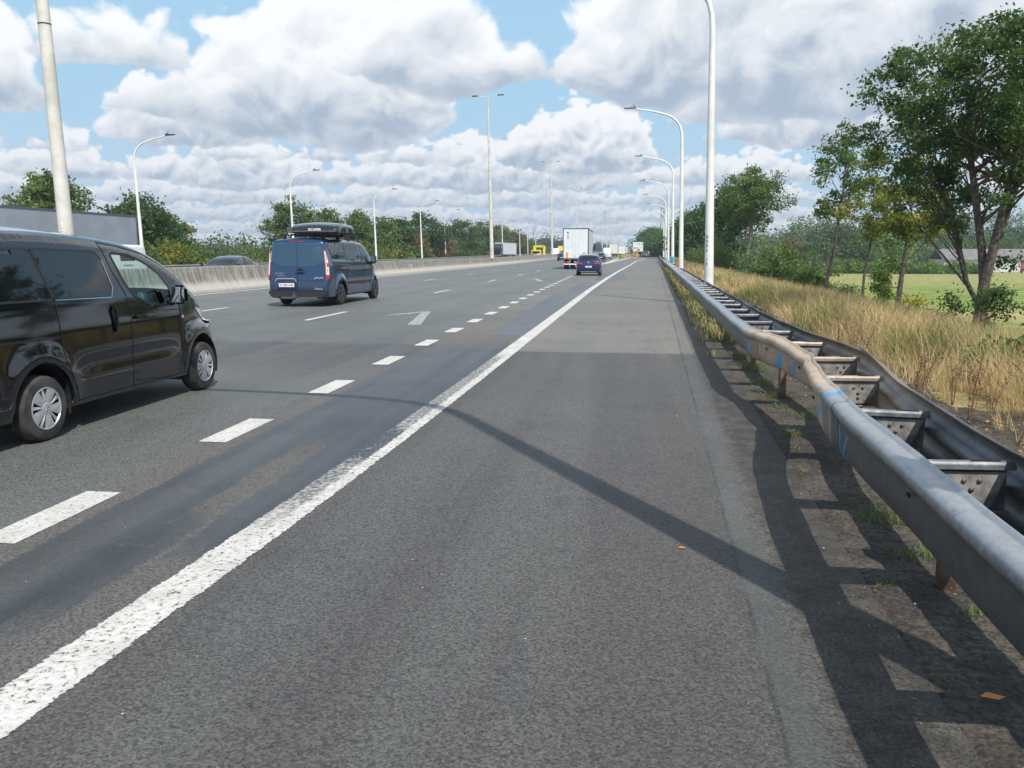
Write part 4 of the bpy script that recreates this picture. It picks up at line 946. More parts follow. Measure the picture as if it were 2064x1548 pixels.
def black_van():
    """small black passenger van, seen close by on the left"""
    hw = .86
    outer = [(3.18, .20), (3.33, .23), (3.385, .36), (3.38, .54), (3.30, .72), (3.20, .87), (3.06, 1.0), (2.86, 1.13), (2.60, 1.29), (2.34, 1.435), (2.08, 1.57), (1.83, 1.655), (1.55, 1.715), (1.16, 1.755), (.7, 1.785), (.2, 1.80), (-.35, 1.79), (-.72, 1.755), (-.86, 1.66), (-.92, 1.3), (-.96, .9), (-.985, .62), (-.97, .38), (-.90, .24)]
    def W(y, z):
        w_ = np.interp(z, [.15, .3, .62, .95, 1.15, 1.62, 1.8], [.825, .852, .862, .850, .828, .725, .66])
        f = np.clip((y - 2.35) / 1.05, 0, 1); w_ = w_ - .20 * f ** 2.6 - np.where(z > .8, .10, .0) * f
        g_ = np.clip((-.45 - y) / .5, 0, 1); w_ = w_ - .05 * g_ ** 2
        # flared wheel arches and the crease along the doors
        for c in (.02, 2.76): w_ = w_ + .022 * np.exp(-((np.hypot(y - c, z - .32) - .40) / .085) ** 2) * (z > .3)
        w_ = w_ + .012 * np.exp(-((z - .46) / .03) ** 2) * np.exp(-((y - 1.35) / .8) ** 6) - .010 * np.exp(-((z - .60) / .06) ** 2) * np.exp(-((y - 1.35) / .85) ** 6)
        return w_
    wf = round_poly([(1.27, 1.605), (1.55, 1.59), (1.80, 1.515), (2.02, 1.40), (2.165, 1.24), (2.205, 1.045), (1.95, 1.055), (1.70, 1.10), (1.48, 1.18), (1.385, 1.33)], .05)
    b = Body(outer, W, .11, (.02, 2.76), .375, .235, .055, .045, [wf], .30)
    root = empty('small_van', (-5.73, 6.32, 0)); tag(root, 'black passenger van with silver wheel covers, cut off by the left edge', 'van')
    pm = paint('black_paint', (.0015, .0018, .003), .0, .10)
    gi, gj = sorted((b.idx(2.82, 1.155), b.idx(1.87, 1.64))); b.gap = (gi, gj, .84)
    b.shell(pm, root); underbody(b, root, hw, .19, .42, -.8, 3.1); arches(b, root, hw, (.02, 2.76), .375, .30)
    wheels4(root, hw + .01, (.02, 2.76), .285, .185, 'cover')
    tint = mat('privacy_glass', (.006, .007, .009), .03, spec=.8)
    clear = bpy.data.materials.new('window_glass'); clear.use_nodes = True; n = NT(clear.node_tree); MATS['window_glass'] = clear
    n.n.clear(); tr = n.node('ShaderNodeBsdfTransparent'); tr.inputs[0].default_value = (.80, .92, .88, 1); gl = n.node('ShaderNodeBsdfGlossy'); gl.inputs['Roughness'].default_value = .02
    mx = n.node('ShaderNodeMixShader'); out = n.node('ShaderNodeOutputMaterial')
    mx.inputs[0].default_value = .10; n.l.new(tr.outputs[0], mx.inputs[1]); n.l.new(gl.outputs[0], mx.inputs[2]); n.l.new(mx.outputs[0], out.inputs[0])
    w2 = round_poly([(.17, 1.645), (1.03, 1.62), (1.105, 1.555), (1.175, 1.28), (1.12, 1.185), (.31, 1.20), (.24, 1.40)], .045)
    w3 = round_poly([(-.62, 1.63), (.155, 1.645), (.225, 1.40), (.295, 1.20), (-.70, 1.21)], .06)
    for sd in (-1, 1):
        b.panel('rear_side_window', w3, tint, root, .005, (sd,)); b.panel('sliding_door_window', w2, tint, root, .005, (sd,)); b.panel('front_window', wf, clear, root, -.004, (sd,), .5)
    rim = mat('window_rubber', (.012, .012, .013), .5)
    for wp in (w2, w3): b.seam(list(wp) + [wp[0]], root, (1, -1), .018, rim, 'window_rubber', .006)
    cl = wf + [wf[0]]; b.seam(cl, root, (1, -1), .026, rim, 'window_rubber', .002)
    b.seam([(1.115, 1.18), (1.17, 1.28), (1.11, 1.54)], root, (1,), .008, M_chrome, 'bright_strip', .009); b.seam([(.305, 1.195), (1.11, 1.18)], root, (1,), .006, M_chrome, 'bright_strip', .009)
    for L in ([(1.15, 1.70), (1.24, 1.42), (1.36, 1.20), (1.385, .95), (1.345, .45), (1.34, .26)], [(.30, 1.16), (.31, .85), (.33, .66), (.43, .42), (.47, .27)], [(2.33, .26), (2.30, .5), (2.28, .85), (2.33, 1.04)], [(1.36, 1.12), (1.48, 1.10), (1.9, 1.0), (2.3, .985)], [(2.42, .98), (2.9, .96), (3.2, .85)],
              [(1.15, 1.71), (1.5, 1.665), (1.84, 1.60), (2.1, 1.50), (2.36, 1.36), (2.6, 1.2)], [(.45, .275), (2.36, .265)]): b.seam(L, root, (1, -1), .009)
    b.seam([(-.60, .885), (.29, .872)], root, (1, -1), .020, M_black, 'slide_rail'); b.seam([(-.60, .862), (.29, .848)], root, (1, -1), .012, pm, 'slide_rail', .007)
    for (yy, zz) in ((1.535, .955), (1.105, .955)):
        for sd in (-1, 1):
            w_ = float(b.w(yy, zz)); L = .22 if yy > 1.3 else .10; hh = .085 if yy > 1.3 else .30
            MB().lathe([(0, .001), (-.012, .7), (-.002, 1)], 'x', (0, 0, 0), 20).build('handle_bowl', M_black, root, loc=(sd * (w_ + .003), yy, zz)).scale = (sd, L / 2, hh / 2)
            MB().box((sd * (w_ + .022), yy, zz + .004), (.020, L * .92 if L > .2 else .045, .034 if L > .2 else .24)).build('door_handle', pm, root, bevel=.008)
    for sd in (1, -1):      # indicator, mirror
        MB().lathe([(0, .022), (.008, .018), (.012, 0)], 'x', (0, 0, 0), 14).build('side_indicator', M_clear, root, loc=(sd * float(b.w(2.36, .90)), 2.36, .90)).scale = (sd, 1, 1)
        mi = MB(); mi.box((sd * .965, 2.13, 1.155), (.17, .09, .21)); ms = mi.build('side_mirror', pm, root, bevel=.04, smooth=True)
        mg = MB().box((sd * .968, 2.083, 1.158), (.135, .004, .165), R(9)).build('mirror_glass', mat('mirror', (.6, .62, .65), .02, 1), ms, bevel=.001)
        MB().tube([(sd * .88, 2.17, 1.08), (sd * .80, 2.2, 1.05)], .03, 8).build('mirror_arm', M_dark, ms)
        b.panel('headlight', round_poly([(2.72, .985), (3.02, .93), (3.22, .80), (3.24, .72), (3.08, .78), (2.86, .88)], .03), M_clear, root, .006, (sd,), .03)
        b.panel('tail_light', round_poly([(-.93, .80), (-.80, .80), (-.78, 1.25), (-.90, 1.3)], .03), M_red, root, .006, (sd,), .04)
    b.screen('windscreen', (2.82, 1.155), (1.87, 1.64), -.84, .84, clear, root, -.002); b.screen('rear_window', (-.885, 1.60), (-.925, 1.15), -.85, .85, M_glass, root)
    b.tail('grille', [(-.5, .30), (.5, .30), (.55, .50), (-.55, .50)], M_black, root, .006, False)
    plate('1-XKD-204' if False else '', root, (0, -1.06, .75)) if False else None
    MB().tube([(.25, .35, 1.80), (.30, .0, 1.90), (.37, -.62, 2.06)][:3], [.006, .004, .0025], 6).build('roof_aerial', M_black, root)
    MB().tube([(.25, .38, 1.79), (.25, .32, 1.82)], [.022, .012], 8).build('aerial_foot', M_black, root)
    # cabin seen through the front window
    inn = mat('cabin_grey', (.03, .032, .035), .8)
    for sx in (-.38, .38):
        mb = MB(); mb.box((sx, 1.20, .78), (.46, .50, .16)); mb.box((sx, .99, 1.08), (.44, .13, .60)); st = mb.build('seat', inn, root, bevel=.04); MB().box((sx, .96, 1.46), (.24, .09, .17)).build('headrest', inn, st, bevel=.03)
    MB().prism([(1.75, .55), (2.5, .55), (2.72, 1.00), (2.2, 1.02), (1.88, .96)], 'yz', -.70, .70).build('dashboard', inn, root, bevel=.03)
    MB().box((0, 1.15, .5), (1.5, 2.3, .04)).build('cabin_floor', M_black, root)
    sw = MB(); sw.tube([(-.38 + .18 * math.cos(a), 1.78 + .05 * math.sin(a), 1.08 + .18 * math.sin(a)) for a in np.linspace(0, 6.283, 21)], .014, 6, False); sw.build('steering_wheel', M_black, root)
    rm = MB().box((.10, 1.97, 1.475), (.24, .05, .075)).build('rear_view_mirror', M_black, root, bevel=.015); MB().box((.10, 1.97, 1.52), (.06, .04, .08)).build('mirror_foot', M_white, rm)
    for (p_, d_, m_, nm) in (((.56, 2.10, 1.09), (.10, .07, .13), mat('teal_plastic', (.05, .42, .45), .3), 'carton'), ((.60, 1.97, 1.10), (.055, .055, .17), mat('pale_blue_plastic', (.35, .60, .68), .3), 'bottle'), ((.62, 1.93, 1.075), (.05, .04, .05), mat('red_plastic', (.7, .03, .02), .4), 'red_cap'), ((-.5, 1.62, 1.22), (.03, .16, .03), mat('red_plastic'), 'red_strap')):
        MB().box(p_, d_).build(nm, m_, root, bevel=.012)
    for sx in (.80,): MB().prism([(.50, .24), (.56, .24), (.58, .46), (.50, .46)], 'yz', .70, .84).build('mud_flap', mat('flap_grey', (.16, .17, .18), .5), root)
    return root
black_van()

def blue_van():
    """dark blue panel van with roof box, seen from behind"""
    outer = [(4.15, .24), (4.27, .30), (4.31, .45), (4.29, .70), (4.22, .92), (4.02, 1.12), (3.70, 1.27), (3.52, 1.42), (3.28, 1.66), (3.02, 1.85), (2.78, 1.945), (2.42, 1.995), (1.6, 2.03), (.73, 2.045), (-.3, 2.04), (-.82, 2.02), (-.94, 1.95), (-.985, 1.5), (-1.03, 1.0), (-1.06, .60), (-1.05, .38), (-.98, .28)]
    def W(y, z):
        w_ = np.interp(z, [.25, .45, .9, 1.25, 1.4, 1.95, 2.05], [.95, .965, .965, .95, .925, .82, .77])
        f = np.clip((y - 3.2) / 1.15, 0, 1); w_ = w_ - .22 * f ** 2.4; g_ = np.clip((-.55 - y) / .5, 0, 1); w_ = w_ - .035 * g_ ** 2
        for c in (.10, 3.79): w_ = w_ + .045 * np.exp(-((np.hypot(y - c, z - .36) - .46) / .10) ** 2) * (z > .3)
        w_ = w_ - .018 * np.exp(-((z - 1.05) / .10) ** 2) * np.exp(-((y - 1.8) / 1.7) ** 6) + .015 * np.exp(-((z - 1.30) / .035) ** 2) * np.exp(-((y - 1.5) / 2.1) ** 8)
        return w_
    b = Body(outer, W, .10, (.10, 3.79), .42, .30, .05, .07, (), .34)
    root = empty('blue_van', (-9.67, 25.0, 0)); tag(root, 'dark blue panel van seen from behind, carrying a black roof box', 'van')
    pm = paint('navy_paint', (.021, .052, .118), .45, .22)
    b.shell(pm, root); underbody(b, root, .96, .24, .5, -.85, 4.0); arches(b, root, .965, (.10, 3.79), .42, .34)
    wheels4(root, .975, (.10, 3.79), .335, .235, 'dark')
    tint = MATS['privacy_glass']
    for sd in (1, -1):
        b.panel('rear_quarter_window', round_poly([(-.80, 1.90), (.72, 1.925), (.74, 1.40), (-.55, 1.44)], .07), tint, root, .005, (sd,)); b.panel('sliding_door_window', round_poly([(.76, 1.925), (2.06, 1.91), (2.36, 1.42), (2.42, 1.33), (.78, 1.39)], .06), tint, root, .005, (sd,))
        b.panel('front_door_window', round_poly([(2.26, 1.89), (2.60, 1.865), (2.86, 1.74), (3.16, 1.40), (3.26, 1.25), (2.52, 1.30)], .05), M_glass, root, .005, (sd,))
    for L in ([(.72, 1.97), (.74, 1.38), (.80, .95), (.62, .80), (.60, .40)], [(2.22, 1.97), (2.44, 1.32), (2.50, .95), (2.48, .32)], [(3.30, 1.22), (3.34, .9), (3.28, .4)], [(-.80, 1.93), (2.1, 1.95)], [(.62, .33), (3.3, .32)]): b.seam(L, root, (1, -1), .014)
    b.seam([(-.35, 1.10), (.78, 1.085)], root, (1, -1), .035, M_black, 'slide_rail')
    b.seam([(-.62, 1.40), (-.48, 1.30), (-.2, 1.27), (2.4, 1.19)], root, (1, -1), .02, pm, 'body_crease', .012)
    b.panel('side_moulding', round_poly([(.80, .62), (3.2, .60), (3.2, .70), (.76, .72)], .03), M_dark, root, .012, (1, -1))
    for (yy) in (.10, 3.79):
        arc = [(yy + .455 * math.cos(a), .34 + .455 * math.sin(a)) for a in np.linspace(-.15, math.pi + .15, 22)]; b.seam(arc, root, (1, -1), .075, M_dark, 'arch_trim', .014)
    for sd in (1, -1):
        for (yy, zz) in ((.95, 1.08), (2.62, 1.07)): MB().box((sd * (float(b.w(yy, zz)) + .02), yy, zz), (.03, .2, .035)).build('door_handle', pm, root, bevel=.01)
        mi = MB().box((sd * 1.10, 3.16, 1.40), (.20, .14, .30)).build('side_mirror', M_dark, root, bevel=.04, smooth=True); MB().box((sd * 1.10, 3.085, 1.42), (.155, .004, .2)).build('mirror_glass', MATS['mirror'], mi)
        MB().tube([(sd * 1.03, 3.2, 1.3), (sd * .88, 3.26, 1.24)], .05, 8).build('mirror_arm', M_dark, mi)
        # tall corner lamps wrap round the rear pillar
        z_ = [(-1.06, .79), (-.93, .86), (-.885, 1.25), (-.90, 1.70), (-.965, 1.74), (-1.0, 1.3)]
        tl = b.panel('tail_light', round_poly(z_, .03), M_red, root, .007, (sd,), .05)
        p1 = MB(); p1.add(*b.lift(round_poly([(-1.0, 1.32), (-.915, 1.32), (-.915, 1.66), (-.955, 1.68)], .02), .012, sd, .05)); p1.add(*b.lift(round_poly([(-1.045, .96), (-.93, .96), (-.915, 1.20), (-1.0, 1.20)], .02), .012, sd, .05)); p1.build('clear_segment', M_clear, tl)
        b.tail('tail_light', [(sd * a, c) for a, c in ((.90, .80), (.94, .80), (.90, 1.72), (.865, 1.70), (.875, 1.2))], M_red, root, .006, True, .06)
        b.tail('clear_segment', [(sd * a, c) for a, c in ((.895, .98), (.93, .96), (.885, 1.64), (.868, 1.6), (.885, 1.2))], M_clear, root, .009, True, .06)
        b.tail('bumper_reflector', [(sd * .55, .37), (sd * .80, .38), (sd * .78, .45), (sd * .57, .43)], M_red, root, .03)
        b.panel('headlight', round_poly([(3.75, 1.10), (4.05, 1.0), (4.20, .80), (3.95, .85)], .03), M_clear, root, .006, (sd,), .04)
        MB().box((sd * .86, .60, .24), (.18, .02, .26)).build('mud_flap', M_dark, root)
    b.screen('windscreen', (3.55, 1.40), (2.88, 1.91), -.96, .96, M_glass, root)
    # rear doors
    win = round_poly([(-.80, 1.90), (.80, 1.90), (.815, 1.50), (.80, 1.38), (.52, 1.24), (-.52, 1.24), (-.80, 1.38), (-.815, 1.50)], .08)
    b.tail('door_frame_line', thick(win + [win[0]], .028), paint('navy_light', (.05, .11, .2), .5, .25), root, .006, True, .05)
    rg = mat('blue_tinted_glass', (.035, .075, .125), .12, .35, 1)
    b.tail('rear_window', [p for p in round_poly([(-.79, 1.885), (-.006, 1.885), (-.006, 1.255), (-.51, 1.255), (-.785, 1.39), (-.80, 1.50)], .05)], rg, root, .010, True, .1)
    b.tail('rear_window', [p for p in round_poly([(.79, 1.885), (.006, 1.885), (.006, 1.255), (.51, 1.255), (.785, 1.39), (.80, 1.50)], .05)], rg, root, .010, True, .1)
    b.tail('door_gap', [(-.006, .50), (.006, .50), (.006, 1.95), (-.006, 1.95)], M_black, root, .013)
    b.tail('door_gap', [(-.82, .78), (.82, .78), (.82, .795), (-.82, .795)], M_black, root, .007); b.tail('door_gap', [(-.86, .485), (.86, .485), (.86, .50), (-.86, .50)], M_black, root, .008)
    b.tail('plate_recess', round_poly([(-.66, .52), (-.02, .52), (-.04, .74), (-.62, .76)], .03), mat('recess', (.008, .014, .03), .4), root, .009)
    b.tail('chrome_strip', thick([(-.72, .775), (-.64, .85), (-.10, .85), (-.02, .765)], .022), M_chrome, root, .014, True, .04)
    MB().box((.10, -1.115, 1.05), (.30, .04, .045)).build('door_handle', pm, root, bevel=.012); MB().lathe([(0, 0), (0, .09), (-.01, .09)], 'y', (.1, -1.085, 1.07), 16).build('handle_bowl', M_black, root)
    b.tail('brake_light', [(-.22, 1.955), (.22, 1.955), (.27, 2.0), (-.27, 2.0)], M_red, root, .02)
    plate('2-CBK-568', root, (-.35, -1.125, .655), .52, .12, 0, .092)
    silver = mat('badge_silver', (.7, .71, .73), .25, .8)
    text_mesh('TRANSIT', .062, 'badge', silver, root, (-.56, -1.085, 1.0), (R(90), 0, 0), .003, 1.2); text_mesh('CUSTOM', .05, 'badge', silver, root, (-.50, -1.09, .93), (R(90), 0, 0), .003, 1.2)
    text_mesh('TRAIL', .085, 'badge', silver, root, (.66, -1.10, .54), (R(90), 0, 0), .003, 1.35, .003)
    b.tail('hill_logo', thick([(.53, .845), (.58, .875), (.63, .885), (.68, .86), (.74, .885), (.80, .86)], .022), silver, root, .012, True, .03)
    MB().prism([(-.80, .27), (.80, .27), (.90, .36), (.93, .475), (-.93, .475), (-.90, .36)], 'xz', -1.12, -.96).build('rear_bumper', M_dark, root, bevel=.02)
    tb = MB(); tb.box((.05, -1.10, .27), (1.15, .07, .06)); tb.box((-.05, -1.2, .33), (.10, .18, .10)); tb.tube([(-.05, -1.28, .33), (-.05, -1.30, .42)], .022, 8); tb.lathe([(.41, 0), (.42, .02), (.44, .027), (.46, .02), (.467, 0)], 'z', (-.05, -1.30, 0), 12); tb.build('tow_bar', mat('tow_steel', (.13, .13, .14), .5, .5), root, bevel=.008)
    return root
bv = blue_van()
def roof_box():
    """black car-top box resting on the bars of the blue van"""
    root = empty('roof_box', (-9.24, 25.0, 2.22)); root.scale = (.92, .90, .88); tag(root, 'black roof box strapped on top of the blue van', 'roof box')
    outer = [(1.55, .0), (1.62, .06), (1.55, .15), (1.0, .28), (.1, .33), (-.35, .32), (-.72, .24), (-.86, .14), (-.87, .04), (-.84, 0)]
    bb = Body(outer, lambda y, z: np.interp(y, [-.9, -.6, .8, 1.6], [.80, .84, .84, .55]) + z * 0, .13, (), .1, 0, .05, .09)
    bb.poly = bb.outer; pb = paint('box_black', (.010, .011, .013), 0, .18); mb = MB()
    for sd in (-1, 1): mb.add(*bb.lift(bb.poly, 0, sd))
    mb.add(*bb.strip()); o = mb.build('lid', pb, root)
    for f in o.data.polygons: f.use_smooth = True
    MB().box((0, .36, .005), (1.5, 2.3, .03)).build('base', M_dark, root, bevel=.01)
    bb.tail('rim_strip', [(-.80, .045), (.80, .045), (.80, .065), (-.80, .065)], M_galv, root, .006)
    text_mesh('XCAPER', .115, 'lettering', mat('letter_white', (.7, .7, .7), .4), root, (.08, -.945, .105), (R(80), 0, 0), .002, 1.05, .003)
    for (yy) in (.15, 1.0): MB().box((.855, yy, .10), (.02, .05, .16)).build('latch', M_chrome, root)
    rb = empty('roof_rack', (-9.67, 25.0, 2.04)); tag(rb, 'black roof rack bars with a light end cap on top of the blue van', 'roof rack')
    for yy in (-.45, .9, 2.0): MB().tube([(-.74, yy, .13), (.80, yy, .13)], .028, 8).build('crossbar', M_black, rb); [MB().box((sx, yy, .055), (.09, .14, .12)).build('foot', M_dark, rb, bevel=.01) for sx in (-.62, .62)]
    MB().box((.44, -.62, .13), (1.55, .07, .05)).build('rear_rail', M_dark, rb, bevel=.01); MB().box((-.34, -.66, .15), (.10, .06, .045)).build('end_cap', M_white, rb, bevel=.01)
roof_box()

def car(name, label, cat, loc, L, Wd, Hh, kind, pm, plate_txt=None, front=False, group=None, simple=False, rz=0.):
    """ordinary car; the origin is under the middle of the rear bumper, nose towards +y"""
    k = L / 4.4; q = Hh / 1.46; hw = Wd / 2
    prof = {'hatch': [(4.32, .22), (4.40, .45), (4.33, .68), (4.05, .80), (3.35, .94), (2.65, 1.30), (2.2, 1.42), (1.5, 1.46), (.7, 1.43), (.28, 1.36), (.10, 1.10), (.0, .98), (-.02, .70), (.0, .45), (.08, .25)],
            'sedan': [(4.32, .22), (4.40, .45), (4.33, .66), (4.05, .76), (3.25, .90), (2.55, 1.28), (2.15, 1.41), (1.6, 1.45), (1.05, 1.38), (.55, 1.08), (.15, 1.02), (.0, .92), (-.02, .68), (.0, .45), (.08, .25)],
            'suv': [(4.32, .28), (4.40, .55), (4.33, .82), (4.05, .93), (3.4, 1.02), (2.8, 1.34), (2.3, 1.44), (1.4, 1.46), (.6, 1.44), (.2, 1.38), (.06, 1.08), (.0, .95), (-.02, .70), (.0, .45), (.08, .30)],
            'van': [(4.32, .22), (4.40, .45), (4.36, .75), (4.10, .88), (3.75, 1.0), (3.2, 1.34), (2.9, 1.43), (2.0, 1.46), (1.0, 1.46), (.15, 1.45), (.04, 1.38), (.0, .98), (-.02, .70), (.0, .45), (.08, .25)]}[kind]
    outer = [(a * k, b_ * q) for a, b_ in prof]; zb = .92 * q
    def W(y, z):
        w_ = np.interp(z, [.2, .5 * q, .85 * q, 1.45 * q], [hw * .95, hw, hw * .97, hw * (.74 if kind != 'van' else .9)])
        f = np.clip((y - 3.5 * k) / (.95 * k), 0, 1); g_ = np.clip((.7 * k - y) / (.75 * k), 0, 1); return w_ - .17 * f ** 2.2 - .10 * g_ ** 2.2
    wy = (.85 * k, 3.50 * k); wr = .32 if kind != 'suv' else .36
    b = Body(outer, W, .12, wy, wr + .055, .24, .04, .12 if not simple else .2, (), wr)
    root = empty(name, loc, rz); tag(root, label, cat, group); b.shell(pm, root); underbody(b, root, hw, .2, .45, .2, L - .3); wheels4(root, hw - .01, wy, wr, .21, 'alloy', simple)
    if not simple: arches(b, root, hw, wy, wr + .055, wr)
    ztop = 1.37 * q
    if kind == 'van': wp = [(2.75 * k, ztop), (3.1 * k, ztop - .05), (3.62 * k, 1.02 * q), (2.7 * k, 1.0 * q)]
    elif kind == 'sedan': wp = [(1.05 * k, ztop - .04), (2.15 * k, ztop), (2.50 * k, 1.24 * q), (3.05 * k, .96 * q), (.72 * k, .97 * q)]
    else: wp = [(.45 * k, ztop - .03), (2.2 * k, ztop), (2.60 * k, 1.24 * q), (3.15 * k, .98 * q), (.42 * k, 1.0 * q)]
    b.panel('side_windows', round_poly(wp, .05), M_glass, root, .006, (1, -1), .15)
    mid = 1.75 * k if kind != 'van' else None
    if mid and not simple: b.seam([(mid, 1.38 * q), (mid + .02, .97 * q)], root, (1, -1), .06, M_black, 'pillar', .009); b.seam([(mid, .95 * q), (mid, .3)], root, (1, -1), .012)
    wa = {'hatch': ((3.30, .96), (2.65, 1.30)), 'sedan': ((3.2, .92), (2.55, 1.28)), 'suv': ((3.4, 1.03), (2.8, 1.34)), 'van': ((3.7, 1.02), (3.2, 1.34))}[kind]
    b.screen('windscreen', (wa[0][0] * k, wa[0][1] * q), (wa[1][0] * k, wa[1][1] * q), -.93, .93, M_glass, root)
    if kind == 'van':
        b.tail('rear_door_gap', [(-.01, .4), (.01, .4), (.01, 1.38 * q), (-.01, 1.38 * q)], M_black, root)
    else:
        ra = {'hatch': ((.27, 1.34), (.08, 1.04)), 'sedan': ((1.0, 1.35), (.58, 1.10)), 'suv': ((.19, 1.36), (.06, 1.04))}[kind]; b.screen('rear_window', (ra[0][0] * k, ra[0][1] * q), (ra[1][0] * k, ra[1][1] * q), -.86, .86, M_glass, root)
    for sd in (-1, 1):
        tp = [(sd * hw * .42, .80 * q), (sd * hw * .84, .84 * q), (sd * hw * .88, .96 * q), (sd * hw * .5, .90 * q)] if kind != 'van' else [(sd * hw * .84, .6 * q), (sd * hw * .93, .6 * q), (sd * hw * .92, .95 * q), (sd * hw * .85, .95 * q)]
        b.tail('tail_light', tp, M_red, root, .008); b.panel('tail_light', [(.02, .80 * q), (.30 * k, .88 * q), (.28 * k, .97 * q), (.03, .97 * q)], M_red, root, .008, (sd,), .08)
        b.tail('headlight', [(sd * hw * .45, .60 * q), (sd * hw * .85, .64 * q), (sd * hw * .82, .74 * q), (sd * hw * .5, .68 * q)], M_clear, root, .01, False)
        MB().box((sd * (hw + .09), 2.95 * k, 1.0 * q), (.17, .10, .13)).build('side_mirror', pm, root, bevel=.03)
    b.tail('lower_bumper', [(-hw * .8, .28), (hw * .8, .28), (hw * .82, .40), (-hw * .82, .40)], M_dark, root, .012)
    if plate_txt is not None: plate(plate_txt, root, (0, -.085, .62 * q), .5, .12)
    return root, b
# ------------------------------------------------------------------ traffic
def traffic():
    navy = paint('estate_blue', (.008, .028, .10), .3, .2)
    r, b = car('blue_hatchback', 'dark blue hatchback right behind the white trailer, straddling the block markings', 'car', (-2.28, 60.6, 0), 4.4, 1.84, 1.52, 'hatch', navy, '1-VMK-317')
    p = MB().lathe([(0, .055), (0, .085), (-.012, .085), (-.012, .055)], 'y', (0, -.055, .96), 18).build('emblem', M_chrome, r); MB().box((0, -.065, .96), (.15, .008, .018)).build('emblem_bar', M_chrome, p)
    MB().box((0, -.09, .30), (1.2, .03, .035)).build('bumper_strip', M_chrome, r)
    for sd in (-1, 1): MB().tube([(sd * .62, .55, 1.50), (sd * .62, 2.6, 1.54)], .018, 6).build('roof_rail', M_chrome, r)
    car('dark_saloon', 'dark grey saloon coming the other way, seen over the median barrier', 'car', (-20.9, 44.4, .0), 4.7, 1.84, 1.47, 'sedan', paint('graphite_paint', (.035, .037, .045), .6, .25), None, rz=math.pi)
    car('blue_car', 'dark blue car in the fast lane, half hidden left of the white trailer', 'car', (at(1132, 520, 158).x, 158, zr(158)), 4.3, 1.8, 1.5, 'hatch', navy, '', simple=True)
    car('white_delivery_van', 'plain white van ahead, right of the white trailer', 'van', (at(1223.5, 515, 192).x, 192, zr(192)), 5.6, 2.05, 2.55, 'van', paint('white_van_paint', (.75, .76, .77), 0, .3), '', simple=True)
    car('dark_offroader', 'dark green SUV leaving on the exit road by the pale panel', 'car', (at(1303, 514, 232).x, 232, zr(232)), 4.6, 1.95, 1.8, 'suv', paint('dark_green_paint', (.09, .10, .085), .3, .25), '', simple=True)
    car('small_car', 'small dark car in front of the white trailer, seen just left of the white van', 'car', (at(1208, 515, 150).x, 165, zr(165)), 4.2, 1.8, 1.5, 'hatch', paint('dark_red_paint', (.03, .03, .05), .3, .25), '', simple=True)
    # white van on the opposite side, beyond the black van
    r, b = car('white_van', 'white van coming the other way, its rear seen above the black van bonnet', 'van', (-24.5, 39.0, 0), 5.0, 2.0, 2.02, 'van', paint('white_van_paint', ()), None, rz=math.pi)
    b.panel('side_window', round_poly([(1.2, 1.75), (2.4, 1.75), (2.4, 1.25), (1.2, 1.25)], .05), M_glass, r, .006, (-1,)); b.panel('side_lettering', [(1.4, 1.0), (2.2, 1.0), (2.2, 1.08), (1.4, 1.08)], mat('letter_grey', (.25, .3, .3), .5), r, .006, (-1,))
traffic()
